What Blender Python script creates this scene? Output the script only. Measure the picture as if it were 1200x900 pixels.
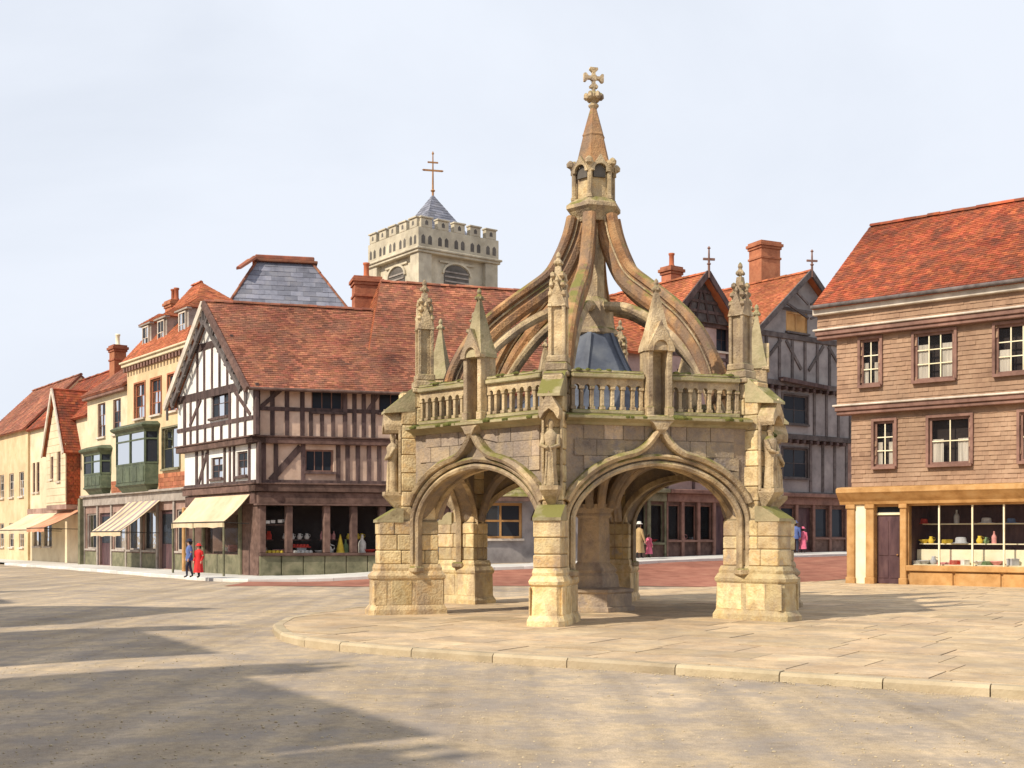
import bpy, bmesh, math, random
from mathutils import Vector
R = math.radians
random.seed(7)
sc = bpy.context.scene
for o in list(bpy.data.objects): bpy.data.objects.remove(o)

# ---------------------------------------------------------------- camera
FPX, HX, HY, EYE = 1400.0, 600.0, 628.0, 1.7      # focal length and horizon of the view (1200 x 900 frame), eye height
cam_d = bpy.data.cameras.new('camera'); cam = bpy.data.objects.new('camera', cam_d)
sc.collection.objects.link(cam); sc.camera = cam
cam.location = (0, 0, EYE); cam.rotation_euler = (R(90), 0, 0)
cam_d.sensor_width = 36; cam_d.lens = 36*FPX/1200; cam_d.shift_y = (HY-450)/1200
cam_d.clip_start = .1; cam_d.clip_end = 3000

# ---------------------------------------------------------------- sky and sun
SUN_EL, SUN_TRAVEL = 40.0, (0.80, 0.60)           # light travels right and away from the camera
w = bpy.data.worlds.new('World'); sc.world = w; w.use_nodes = True
nt = w.node_tree; N = nt.nodes; L = nt.links; N.clear()
sky = N.new('ShaderNodeTexSky'); sky.sky_type = 'NISHITA'; sky.sun_disc = False
sky.sun_elevation = R(SUN_EL)
sky.sun_rotation = math.atan2(-SUN_TRAVEL[0], -SUN_TRAVEL[1])
sky.air_density = 1.0; sky.dust_density = .6; sky.ozone_density = 1.2
tc = N.new('ShaderNodeTexCoord'); mp = N.new('ShaderNodeMapping'); mp.inputs['Scale'].default_value = (1.0, 1.0, 2.1)
n1 = N.new('ShaderNodeTexNoise'); n1.inputs['Scale'].default_value = 1.5; n1.inputs['Detail'].default_value = 8; n1.inputs['Roughness'].default_value = .52
n1.inputs['Distortion'].default_value = .35
rp = N.new('ShaderNodeValToRGB'); rp.color_ramp.elements[0].position = .30; rp.color_ramp.elements[1].position = .62
rp.color_ramp.elements[0].color = (.74, .74, .74, 1); rp.color_ramp.elements[1].color = (1, 1, 1, 1)
mx = N.new('ShaderNodeMix'); mx.data_type = 'RGBA'; mx.inputs['B'].default_value = (9.9, 10.5, 11.6, 1)
bg = N.new('ShaderNodeBackground'); bg.inputs['Strength'].default_value = .085
out = N.new('ShaderNodeOutputWorld')
L.new(tc.outputs['Generated'], mp.inputs['Vector']); L.new(mp.outputs['Vector'], n1.inputs['Vector'])
L.new(n1.outputs['Fac'], rp.inputs['Fac']); L.new(rp.outputs['Color'], mx.inputs['Factor'])
L.new(sky.outputs['Color'], mx.inputs['A']); L.new(mx.outputs['Result'], bg.inputs['Color']); L.new(bg.outputs['Background'], out.inputs['Surface'])
sd = bpy.data.lights.new('sun', 'SUN'); sd.energy = 4.9; sd.angle = R(.9); sd.color = (1, .90, .74)
so = bpy.data.objects.new('sun', sd); sc.collection.objects.link(so)
tl = math.hypot(*SUN_TRAVEL)
dirv = Vector((SUN_TRAVEL[0]/tl*math.cos(R(SUN_EL)), SUN_TRAVEL[1]/tl*math.cos(R(SUN_EL)), -math.sin(R(SUN_EL))))
so.rotation_euler = dirv.to_track_quat('-Z', 'Y').to_euler(); so.location = (-20, -15, 30)
sc.view_settings.view_transform = 'Standard'; sc.view_settings.look = 'None'
sc.view_settings.exposure = 0.02; sc.view_settings.gamma = 1

# ---------------------------------------------------------------- materials
MATS = {}
def M(name, cols, scale=2.0, rough=.85, bump=.25, bscale=25, island=0, orand=0, moss=0, stain=.35, metal=0, stretch=None, spec=.3, blotch=None, grain=0, tracks=0):
    m = bpy.data.materials.new(name); m.use_nodes = True
    nt = m.node_tree; N = nt.nodes; L = nt.links
    b = N['Principled BSDF']; b.inputs['Roughness'].default_value = rough; b.inputs['Metallic'].default_value = metal
    b.inputs['Specular IOR Level'].default_value = spec
    tc = N.new('ShaderNodeTexCoord'); vec = tc.outputs['Object']
    if orand or island:
        oi = N.new('ShaderNodeObjectInfo'); ge = N.new('ShaderNodeNewGeometry')
        rnd = ge.outputs['Random Per Island'] if island else oi.outputs['Random']
        ad = N.new('ShaderNodeVectorMath'); ad.operation = 'MULTIPLY_ADD'
        cb = N.new('ShaderNodeCombineXYZ')
        for k in range(3): L.new(rnd, cb.inputs[k])
        ad.inputs[1].default_value = (9, 5, 7) if orand else (.4, .4, .4)
        L.new(cb.outputs[0], ad.inputs[0]); L.new(vec, ad.inputs[2]); vec = ad.outputs[0]
    if stretch:
        mp = N.new('ShaderNodeMapping'); mp.inputs['Scale'].default_value = stretch; L.new(vec, mp.inputs['Vector']); vec = mp.outputs[0]
    n = N.new('ShaderNodeTexNoise'); n.inputs['Scale'].default_value = scale; n.inputs['Detail'].default_value = 7; n.inputs['Roughness'].default_value = .6
    L.new(vec, n.inputs['Vector'])
    r = N.new('ShaderNodeValToRGB'); e = r.color_ramp.elements
    k = len(cols)
    while len(e) < k: e.new(.5)
    for i, c in enumerate(cols):
        e[i].position = .28+.44*i/max(1, k-1); e[i].color = (*c, 1)
    L.new(n.outputs['Fac'], r.inputs['Fac']); col = r.outputs['Color']
    n2 = N.new('ShaderNodeTexNoise'); n2.inputs['Scale'].default_value = scale*.23; n2.inputs['Detail'].default_value = 5
    L.new(vec, n2.inputs['Vector'])
    mr = N.new('ShaderNodeMapRange'); mr.inputs[1].default_value = .3; mr.inputs[2].default_value = .7
    mr.inputs[3].default_value = 1-stain; mr.inputs[4].default_value = 1+stain*.5
    L.new(n2.outputs['Fac'], mr.inputs[0])
    hs = N.new('ShaderNodeHueSaturation'); L.new(col, hs.inputs['Color']); val = mr.outputs[0]
    if island or orand:
        amt = island or orand
        mr2 = N.new('ShaderNodeMapRange'); mr2.inputs[3].default_value = 1-amt; mr2.inputs[4].default_value = 1+amt
        L.new(rnd, mr2.inputs[0])
        mu = N.new('ShaderNodeMath'); mu.operation = 'MULTIPLY'; L.new(val, mu.inputs[0]); L.new(mr2.outputs[0], mu.inputs[1]); val = mu.outputs[0]
        wn = N.new('ShaderNodeTexWhiteNoise'); wn.noise_dimensions = '1D'; L.new(rnd, wn.inputs['W'])
        mr3 = N.new('ShaderNodeMapRange'); mr3.inputs[3].default_value = .5-.028*amt; mr3.inputs[4].default_value = .5+.02*amt
        L.new(wn.outputs['Value'], mr3.inputs[0]); L.new(mr3.outputs[0], hs.inputs['Hue'])
    for gs, ga_ in ((70, grain), (9, grain*.8)) if grain else ():      # grit
        ng = N.new('ShaderNodeTexNoise'); ng.inputs['Scale'].default_value = gs; ng.inputs['Detail'].default_value = 4; ng.inputs['Roughness'].default_value = .7; L.new(vec, ng.inputs['Vector'])
        mg = N.new('ShaderNodeMapRange'); mg.inputs[1].default_value = .3; mg.inputs[2].default_value = .7; mg.inputs[3].default_value = 1-ga_; mg.inputs[4].default_value = 1+ga_; L.new(ng.outputs['Fac'], mg.inputs[0])
        mm_ = N.new('ShaderNodeMath'); mm_.operation = 'MULTIPLY'; L.new(val, mm_.inputs[0]); L.new(mg.outputs[0], mm_.inputs[1]); val = mm_.outputs[0]
    if tracks:                                                          # worn wheel tracks along the street
        mt_ = N.new('ShaderNodeMapping'); mt_.inputs['Rotation'].default_value = (0, 0, R(-31)); mt_.inputs['Scale'].default_value = (1.1, .05, 1); L.new(vec, mt_.inputs['Vector'])
        ng = N.new('ShaderNodeTexNoise'); ng.inputs['Scale'].default_value = 1.4; ng.inputs['Detail'].default_value = 5; ng.inputs['Distortion'].default_value = .3; L.new(mt_.outputs[0], ng.inputs['Vector'])
        mg = N.new('ShaderNodeMapRange'); mg.inputs[1].default_value = .35; mg.inputs[2].default_value = .65; mg.inputs[3].default_value = 1-tracks; mg.inputs[4].default_value = 1+tracks*.7; L.new(ng.outputs['Fac'], mg.inputs[0])
        mm_ = N.new('ShaderNodeMath'); mm_.operation = 'MULTIPLY'; L.new(val, mm_.inputs[0]); L.new(mg.outputs[0], mm_.inputs[1]); val = mm_.outputs[0]
    L.new(val, hs.inputs['Value']); col = hs.outputs['Color']
    if blotch:
        nz = N.new('ShaderNodeTexNoise'); nz.inputs['Scale'].default_value = 1.25; nz.inputs['Detail'].default_value = 9; nz.inputs['Roughness'].default_value = .65
        t3 = N.new('ShaderNodeTexCoord'); mq = N.new('ShaderNodeMapping'); mq.inputs['Scale'].default_value = (1.3, 1.3, .6); L.new(t3.outputs['Object'], mq.inputs[0]); L.new(mq.outputs[0], nz.inputs['Vector'])
        mrb = N.new('ShaderNodeMapRange'); mrb.inputs[1].default_value = .46; mrb.inputs[2].default_value = .60; mrb.inputs[4].default_value = blotch[3]; L.new(nz.outputs['Fac'], mrb.inputs[0])
        mb_ = N.new('ShaderNodeMix'); mb_.data_type = 'RGBA'; mb_.inputs['B'].default_value = (*blotch[:3], 1); L.new(mrb.outputs[0], mb_.inputs['Factor']); L.new(col, mb_.inputs['A']); col = mb_.outputs['Result']
    if moss:
        g = N.new('ShaderNodeNewGeometry'); sx = N.new('ShaderNodeSeparateXYZ'); L.new(g.outputs['Normal'], sx.inputs[0])
        nm = N.new('ShaderNodeTexNoise'); nm.inputs['Scale'].default_value = 3.2; nm.inputs['Detail'].default_value = 6
        tc2 = N.new('ShaderNodeTexCoord'); L.new(tc2.outputs['Object'], nm.inputs['Vector'])
        a = N.new('ShaderNodeMath'); a.operation = 'MULTIPLY_ADD'; a.inputs[1].default_value = .55; L.new(sx.outputs[2], a.inputs[0]); L.new(nm.outputs['Fac'], a.inputs[2])
        mr4 = N.new('ShaderNodeMapRange'); mr4.inputs[1].default_value = .80-moss*.25; mr4.inputs[2].default_value = 1.0-moss*.25; L.new(a.outputs[0], mr4.inputs[0])
        mm = N.new('ShaderNodeMix'); mm.data_type = 'RGBA'; mm.inputs['B'].default_value = (.19, .175, .05, 1)
        L.new(mr4.outputs[0], mm.inputs['Factor']); L.new(col, mm.inputs['A']); col = mm.outputs['Result']
    L.new(col, b.inputs['Base Color'])
    if bump:
        nb = N.new('ShaderNodeTexNoise'); nb.inputs['Scale'].default_value = bscale; nb.inputs['Detail'].default_value = 6; L.new(vec, nb.inputs['Vector'])
        bp = N.new('ShaderNodeBump'); bp.inputs['Strength'].default_value = bump; bp.inputs['Distance'].default_value = .03
        L.new(nb.outputs['Fac'], bp.inputs['Height']); L.new(bp.outputs[0], b.inputs['Normal'])
    MATS[name] = m; return m
def plain(name, c, rough=.6, **k): return M(name, [tuple(x*.8 for x in c), c, tuple(min(1, x*1.12) for x in c)], rough=rough, **k)

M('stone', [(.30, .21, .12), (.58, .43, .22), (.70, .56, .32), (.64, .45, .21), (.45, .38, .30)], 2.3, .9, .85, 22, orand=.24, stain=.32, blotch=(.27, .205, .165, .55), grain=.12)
M('stone_trim', [(.22, .15, .095), (.50, .37, .21), (.63, .49, .30), (.42, .31, .20)], 3.0, .9, .85, 26, stain=.42, moss=.02, blotch=(.16, .12, .10, .62), grain=.12)
M('stone_rib', [(.16, .08, .04), (.39, .20, .09), (.46, .27, .13), (.28, .18, .10)], 2.2, .9, .85, 24, stain=.4, moss=.05, blotch=(.14, .11, .095, .66), grain=.12)
M('stone_mossy', [(.26, .21, .12), (.42, .35, .21), (.30, .28, .15)], 3, .95, .5, 20, moss=.36, stain=.4)
M('stone_wall', [(.21, .165, .14), (.36, .285, .215), (.45, .34, .22), (.28, .24, .23)], 2.4, .9, .85, 22, orand=.22, stain=.4, blotch=(.20, .165, .15, .6), grain=.12)  # grey spandrel stone, darkened further to paint in the vault shade
M('mortar', [(.22, .17, .10), (.33, .26, .16)], 4, .95, .4, 30)
M('moss', [(.06, .07, .018), (.12, .125, .03), (.20, .175, .05)], 7, 1, .8, 40)
M('lead', [(.06, .07, .10), (.105, .12, .155), (.17, .185, .21)], 2.2, .55, .15, 12, spec=.4)
M('tower_stone', [(.44, .38, .28), (.58, .51, .38), (.66, .59, .45)], 1.5, .9, .4, 12, stain=.35, blotch=(.38, .33, .26, .4))
M('recess_shade', [(.10, .09, .08), (.17, .15, .13)], 3, .9, .2)  # dark colour stands in for shade in openings and panels
M('tile_red', [(.16, .062, .042), (.31, .108, .062), (.39, .155, .085), (.25, .098, .068)], 1.0, .88, .3, 30, island=.32, stain=.45, blotch=(.16, .085, .06, .5))
M('tile_orange', [(.26, .08, .04), (.44, .145, .06), (.38, .12, .06)], 1.3, .88, .3, 30, island=.28, stain=.35)
M('tile_bright', [(.13, .04, .024), (.33, .08, .035), (.42, .11, .045), (.26, .07, .035)], .8, .88, .3, 30, island=.3, stain=.5, blotch=(.11, .05, .035, .6))
M('tile_hung', [(.26, .155, .10), (.38, .24, .155), (.45, .30, .20)], 1.0, .88, .3, 30, island=.06, stain=.3, blotch=(.25, .16, .11, .35))
M('slate', [(.13, .135, .17), (.20, .205, .25), (.27, .265, .29)], 1.5, .6, .25, 20, island=.25, stain=.25)
M('timber', [(.045, .03, .03), (.10, .065, .06), (.15, .10, .09)], 5, .85, .5, 30, orand=.25, stretch=(1, 1, .3))
M('timber_red', [(.075, .042, .034), (.135, .080, .064), (.19, .118, .095)], 4, .8, .4, 25, orand=.2)
M('timber_grey', [(.07, .058, .056), (.125, .105, .10), (.17, .145, .135)], 4, .85, .4, 25, orand=.25)
M('plaster_white', [(.62, .60, .56), (.80, .79, .76), (.84, .83, .80)], 1.6, .85, .2, 10, stain=.16, blotch=(.55, .50, .44, .35))
M('plaster_shaded', [(.42, .29, .22), (.58, .42, .32), (.66, .50, .40)], 1.6, .85, .2, 10, stain=.22, blotch=(.34, .25, .21, .35))  # tan copy of the white plaster, weaker light on the long front painted in
M('plaster_grey', [(.20, .18, .18), (.30, .275, .27), (.37, .34, .325)], 1.4, .85, .2, 10, stain=.3)
M('plaster_pink', [(.30, .21, .19), (.42, .30, .27), (.50, .38, .34)], 1.4, .85, .2, 10, stain=.3)
M('cream', [(.54, .39, .225), (.66, .49, .29), (.72, .56, .36)], 1.2, .85, .2, 8, stain=.18, blotch=(.50, .38, .24, .3))
M('cream_pale', [(.56, .46, .31), (.68, .57, .39), (.74, .64, .46)], 1.2, .85, .2, 8, stain=.18)
M('brick', [(.26, .09, .05), (.40, .145, .075), (.46, .19, .10)], 3, .9, .4, 20, orand=.2, stain=.25)
M('brick_dim', [(.22, .13, .10), (.34, .22, .18), (.42, .29, .24)], 1.6, .9, .4, 14, stain=.3)
M('green_paint', [(.045, .06, .036), (.085, .105, .06), (.125, .145, .09)], 4, .5, .15, 20, stain=.3)
M('grey_wood', [(.24, .20, .17), (.36, .31, .27), (.44, .39, .34)], 2.5, .8, .3, 20, stain=.3)
M('riser_wood', [(.10, .10, .06), (.19, .18, .11), (.26, .23, .15)], 3, .8, .3, 20, stain=.35)
M('frame_brown', [(.16, .08, .06), (.24, .13, .10), (.28, .16, .12)], 4, .7, .2, 20)
M('frame_pale', [(.50, .42, .34), (.62, .54, .45), (.70, .62, .53)], 4, .7, .2, 20)
M('ochre', [(.34, .17, .055), (.49, .27, .10), (.57, .35, .155)], 2.4, .55, .15, 18, stain=.22)
M('cream_paint', [(.72, .62, .40), (.82, .74, .52), (.85, .79, .60)], 2, .6, .1, 18, stain=.12)
M('door_brown', [(.045, .02, .025), (.09, .045, .05), (.13, .07, .07)], 4, .5, .2, 20, stretch=(1, 1, .3))
M('awning_cream', [(.58, .44, .28), (.68, .54, .36), (.74, .61, .43)], 1.5, .9, .2, 40, stain=.15)
M('awning_red', [(.42, .18, .10), (.54, .26, .15), (.60, .34, .22)], 1.5, .9, .2, 40, stain=.15)
M('awning_stripe', [(.34, .27, .28), (.43, .35, .36)], 1.5, .9, .2, 40)
M('iron', [(.02, .018, .016), (.045, .04, .035)], 6, .5, .2)
M('gilt', [(.30, .13, .05), (.45, .24, .09)], 6, .5, .2)
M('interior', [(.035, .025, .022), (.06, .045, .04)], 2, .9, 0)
M('curtain', [(.62, .55, .45), (.78, .72, .62)], 6, .9, .2, 30, stretch=(6, 6, .4))
M('lit_pane', [(.55, .28, .09), (.72, .42, .17)], 3, .8, .1)  # lit window: its orange light is put into the pane colour
M('road', [(.30, .245, .19), (.41, .325, .235), (.50, .385, .25), (.35, .29, .225)], .9, .93, .4, 45, stain=.25, blotch=(.27, .235, .21, .55), grain=.22, tracks=.22)
M('street_red', [(.22, .085, .055), (.34, .14, .095), (.40, .19, .125)], 1.4, .9, .5, 18, stain=.25)
M('paving', [(.41, .29, .175), (.54, .40, .245), (.61, .47, .30)], 1.5, .88, .35, 24, orand=.14, stain=.22, blotch=(.30, .25, .20, .45), grain=.16)
M('kerb_stone', [(.36, .29, .19), (.47, .38, .25), (.53, .44, .30)], 2, .88, .4, 24, orand=.12, stain=.2)
M('pavement_pale', [(.56, .53, .49), (.66, .64, .60), (.72, .70, .66)], 1.5, .85, .3, 20, orand=.1, stain=.15)
M('skin', [(.50, .30, .21), (.60, .38, .27)], 6, .6, 0)
for n_, c_ in dict(cloth_blue=(.10, .15, .36), cloth_navy=(.025, .03, .06), cloth_red=(.62, .03, .03), cloth_tan=(.42, .29, .14), cloth_pink=(.72, .16, .26),
                   cloth_white=(.75, .72, .66), hair_dark=(.04, .025, .015), shoe=(.02, .018, .018), good_yellow=(.78, .56, .06), good_red=(.62, .06, .04),
                   good_white=(.78, .76, .72), good_pink=(.70, .32, .30), good_grey=(.45, .46, .48), good_green=(.22, .34, .16), good_blue=(.16, .24, .42)).items():
    plain(n_, c_, .7, scale=8, bump=.1, stain=.15)
def glassy(name, tint, op, rough=.05):
    m = bpy.data.materials.new(name); m.use_nodes = True; nt = m.node_tree; N = nt.nodes; L = nt.links; N.clear()
    o = N.new('ShaderNodeOutputMaterial'); gl = N.new('ShaderNodeBsdfGlossy'); gl.inputs['Roughness'].default_value = rough
    tr = N.new('ShaderNodeBsdfTransparent'); df = N.new('ShaderNodeBsdfDiffuse'); df.inputs['Color'].default_value = (*tint, 1)
    m1 = N.new('ShaderNodeMixShader'); m1.inputs[0].default_value = op; L.new(tr.outputs[0], m1.inputs[1]); L.new(df.outputs[0], m1.inputs[2])
    lw = N.new('ShaderNodeLayerWeight'); lw.inputs['Blend'].default_value = .12
    nz = N.new('ShaderNodeTexNoise'); nz.inputs['Scale'].default_value = 1.7; tc = N.new('ShaderNodeTexCoord'); L.new(tc.outputs['Object'], nz.inputs['Vector'])
    bp = N.new('ShaderNodeBump'); bp.inputs['Strength'].default_value = .12; bp.inputs['Distance'].default_value = .1; L.new(nz.outputs['Fac'], bp.inputs['Height']); L.new(bp.outputs[0], gl.inputs['Normal'])
    m2 = N.new('ShaderNodeMixShader'); L.new(lw.outputs['Fresnel'], m2.inputs[0]); L.new(m1.outputs[0], m2.inputs[1]); L.new(gl.outputs[0], m2.inputs[2])
    L.new(m2.outputs[0], o.inputs['Surface']); MATS[name] = m
glassy('glass_dark', (.03, .035, .045), .93)
glassy('glass_clear', (.03, .03, .035), .2)
glassy('glass_shop', (.03, .03, .035), .10)

# ---------------------------------------------------------------- mesh helpers
class Frame:
    """u along a front, v inward, z up; the two directions need not be square to each other"""
    def __init__(s, O, U, V=None):
        s.O = Vector((O[0], O[1])); s.U = Vector(U).normalized()
        s.V = Vector(V).normalized() if V else Vector((-s.U.y, s.U.x))
    def pt(s, u, v, z):
        p = s.O+s.U*u+s.V*v; return (p.x, p.y, z)
    def at(s, u, v=0): return Frame((s.O+s.U*u+s.V*v), s.U, s.V)
    def turn(s): return Frame(s.O, s.V, s.U)
    def px(s, x, y, v=0):              # measure on the front: position u and height z seen at (x, y)
        k = (x-HX)/FPX; o = s.O+s.V*v
        u = (k*o.y-o.x)/(s.U.x-k*s.U.y); D = o.y+s.U.y*u
        return u, EYE+(HY-y)*D/FPX
    def rect(s, x0, y0, x1, y1, v=0):
        ym = (y0+y1)/2; a = s.px(x0, ym, v)[0]; b = s.px(x1, ym, v)[0]; xm = (x0+x1)/2
        return min(a, b), max(a, b), s.px(xm, y1, v)[1], s.px(xm, y0, v)[1]
XY = Frame((0, 0), (1, 0))
class MB:
    def __init__(s): s.v = []; s.f = []; s.sm = set()
    def add(s, vs, fs, smooth=False):
        b = len(s.v); s.v += [tuple(p) for p in vs]
        for f in fs:
            if smooth: s.sm.add(len(s.f))
            s.f.append(tuple(b+i for i in f))
        return s
    def quad(s, *p): return s.add(p, [tuple(range(len(p)))])
    def box(s, fr, u0, u1, v0, v1, z0, z1, bev=0):
        if not bev:
            return s.add([fr.pt(u, v, z) for z in (z0, z1) for v in (v0, v1) for u in (u0, u1)],
                         [(0, 2, 3, 1), (4, 5, 7, 6), (0, 1, 5, 4), (2, 6, 7, 3), (0, 4, 6, 2), (1, 3, 7, 5)])
        b = bev; P = []; ix = {}
        for k, (u, v, z) in enumerate([(u, v, z) for z in (0, 1) for v in (0, 1) for u in (0, 1)]):
            U = (u0, u1)[u]; V = (v0, v1)[v]; Z = (z0, z1)[z]; du = b if u == 0 else -b; dv = b if v == 0 else -b; dz = b if z == 0 else -b
            ix[k] = len(P); P += [fr.pt(U, V+dv, Z+dz), fr.pt(U+du, V, Z+dz), fr.pt(U+du, V+dv, Z)]
        F = []
        def c(u, v, z, a): return ix[u+2*v+4*z]+a
        for u in (0, 1): F.append([c(u, 0, 0, 0), c(u, 1, 0, 0), c(u, 1, 1, 0), c(u, 0, 1, 0)])
        for v in (0, 1): F.append([c(0, v, 0, 1), c(1, v, 0, 1), c(1, v, 1, 1), c(0, v, 1, 1)])
        for z in (0, 1): F.append([c(0, 0, z, 2), c(1, 0, z, 2), c(1, 1, z, 2), c(0, 1, z, 2)])
        for v in (0, 1):
            for z in (0, 1): F.append([c(0, v, z, 1), c(1, v, z, 1), c(1, v, z, 2), c(0, v, z, 2)])
        for u in (0, 1):
            for z in (0, 1): F.append([c(u, 0, z, 0), c(u, 1, z, 0), c(u, 1, z, 2), c(u, 0, z, 2)])
            for v in (0, 1): F.append([c(u, v, 0, 0), c(u, v, 1, 0), c(u, v, 1, 1), c(u, v, 0, 1)])
        for k in range(8): F.append([ix[k], ix[k]+1, ix[k]+2])
        return s.add(P, F)
    def prism(s, fr, poly, v0, v1):       # outline in (u, z), pushed along v
        n = len(poly); P = [fr.pt(u, v0, z) for u, z in poly]+[fr.pt(u, v1, z) for u, z in poly]
        return s.add(P, [tuple(range(n)), tuple(range(2*n-1, n-1, -1))]+[(i, (i+1) % n, n+(i+1) % n, n+i) for i in range(n)])
    def slab(s, pts, z0, z1):             # outline in world (x, y)
        n = len(pts); P = [(x, y, z0) for x, y in pts]+[(x, y, z1) for x, y in pts]
        return s.add(P, [tuple(range(n-1, -1, -1)), tuple(range(n, 2*n))]+[(i, (i+1) % n, n+(i+1) % n, n+i) for i in range(n)])
    def loft(s, rings, cap=True, smooth=False):
        n = len(rings[0]); b = len(s.v); P = [p for r in rings for p in r]; F = []
        for k in range(len(rings)-1):
            for i in range(n): F.append((k*n+i, k*n+(i+1) % n, (k+1)*n+(i+1) % n, (k+1)*n+i))
        s.add(P, F, smooth)
        if cap: s.add(rings[0], [tuple(range(n-1, -1, -1))]); s.add(rings[-1], [tuple(range(n))])
        return s
    def lathe(s, c, prof, n=6, ph=0, smooth=False, sx=1, sy=1):
        return s.loft([[(c[0]+sx*r*math.cos(ph+2*math.pi*i/n), c[1]+sy*r*math.sin(ph+2*math.pi*i/n), c[2]+z) for i in range(n)] for r, z in prof], True, smooth)
    def tube(s, pts, rad, n=8):
        pts = [Vector(p) for p in pts]; rad = rad if isinstance(rad, (list, tuple)) else [rad]*len(pts); rings = []
        for i, p in enumerate(pts):
            t = (pts[min(i+1, len(pts)-1)]-pts[max(i-1, 0)]).normalized(); a = t.cross(Vector((0, 0, 1)))
            if a.length < .1: a = Vector((1, 0, 0))
            a.normalize(); b = t.cross(a)
            rings.append([tuple(p+(a*math.cos(k*2*math.pi/n)+b*math.sin(k*2*math.pi/n))*rad[i]) for k in range(n)])
        return s.loft(rings, True, True)
    def sweep(s, fr, path, prof):          # path in (u, z); profile in (v, offset to the left of travel)
        rings = []
        for i, (u, z) in enumerate(path):
            a = path[max(i-1, 0)]; b = path[min(i+1, len(path)-1)]; d = Vector((b[0]-a[0], b[1]-a[1])).normalized(); n = (-d.y, d.x)
            rings.append([fr.pt(u+n[0]*o, v, z+n[1]*o) for v, o in prof])
        return s.loft(rings)
    def bar(s, fr, a, b, w, v0, v1):       # straight timber between two (u, z) points
        d = Vector((b[0]-a[0], b[1]-a[1])).normalized(); n = Vector((-d.y, d.x))*w/2
        return s.prism(fr, [(a[0]-n.x, a[1]-n.y), (b[0]-n.x, b[1]-n.y), (b[0]+n.x, b[1]+n.y), (a[0]+n.x, a[1]+n.y)], v0, v1)
    def wall(s, fr, u0, u1, z0, z1, holes=(), v=0, d=.25):
        us = sorted({u0, u1, *[min(max(q, u0), u1) for h in holes for q in h[:2]]}); zs = sorted({z0, z1, *[min(max(q, z0), z1) for h in holes for q in h[2:4]]})
        for a, b in zip(us, us[1:]):
            for c, e in zip(zs, zs[1:]):
                m, k = (a+b)/2, (c+e)/2
                if any(h[0] < m < h[1] and h[2] < k < h[3] for h in holes): continue
                s.quad(fr.pt(a, v, c), fr.pt(b, v, c), fr.pt(b, v, e), fr.pt(a, v, e))
        for h in holes:
            a, b, c, e = h[:4]; q = [(a, c), (b, c), (b, e), (a, e)]
            for i in range(4):
                p, r = q[i], q[(i+1) % 4]
                s.quad(fr.pt(p[0], v, p[1]), fr.pt(r[0], v, r[1]), fr.pt(r[0], v+d, r[1]), fr.pt(p[0], v+d, p[1]))
        return s
    def build(s, name, mat, parent=None, label=None, kind=None, recalc=True):
        org = Vector((0, 0, 0)); p = parent
        while p is not None:
            org = org+p.location; p = p.parent
        me = bpy.data.meshes.new(name); me.from_pydata([(x-org.x, y-org.y, z-org.z) for x, y, z in s.v], [], s.f)
        for i in s.sm: me.polygons[i].use_smooth = True
        if recalc:
            bm = bmesh.new(); bm.from_mesh(me); bmesh.ops.recalc_face_normals(bm, faces=bm.faces); bm.to_mesh(me); bm.free()
        me.materials.append(MATS[mat]); o = bpy.data.objects.new(name, me); sc.collection.objects.link(o); o.parent = parent
        if label: o['label'] = label
        if kind: o['kind'] = kind
        return o
def thing(name, label, cat, loc, group=None):
    o = bpy.data.objects.new(name, None); sc.collection.objects.link(o); o.location = loc; o.empty_display_size = .3
    o['label'] = label; o['category'] = cat
    if group: o['group'] = group
    return o
def tag(o, label, cat, group=None):
    o['label'] = label; o['category'] = cat
    if group: o['group'] = group
    return o
def lerp(a, b, t): return tuple(x+(y-x)*t for x, y in zip(a, b))
def interp(x, xs, ys):
    if x <= xs[0]: return ys[0]
    for i in range(len(xs)-1):
        if x <= xs[i+1]: return ys[i]+(ys[i+1]-ys[i])*(x-xs[i])/(xs[i+1]-xs[i])
    return ys[-1]
def smooth(a, b, x):
    t = min(1, max(0, (x-a)/(b-a))); return t*t*(3-2*t)
def ground(x, y):                          # the far street climbs gently towards the right
    return interp(y, [44, 47, 50, 53, 58, 66, 90], [0, .2, .42, .6, .74, .86, 1.0])*smooth(-8.5, -1, x)*(1-smooth(30, 60, x))
rnd = random.uniform

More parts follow.
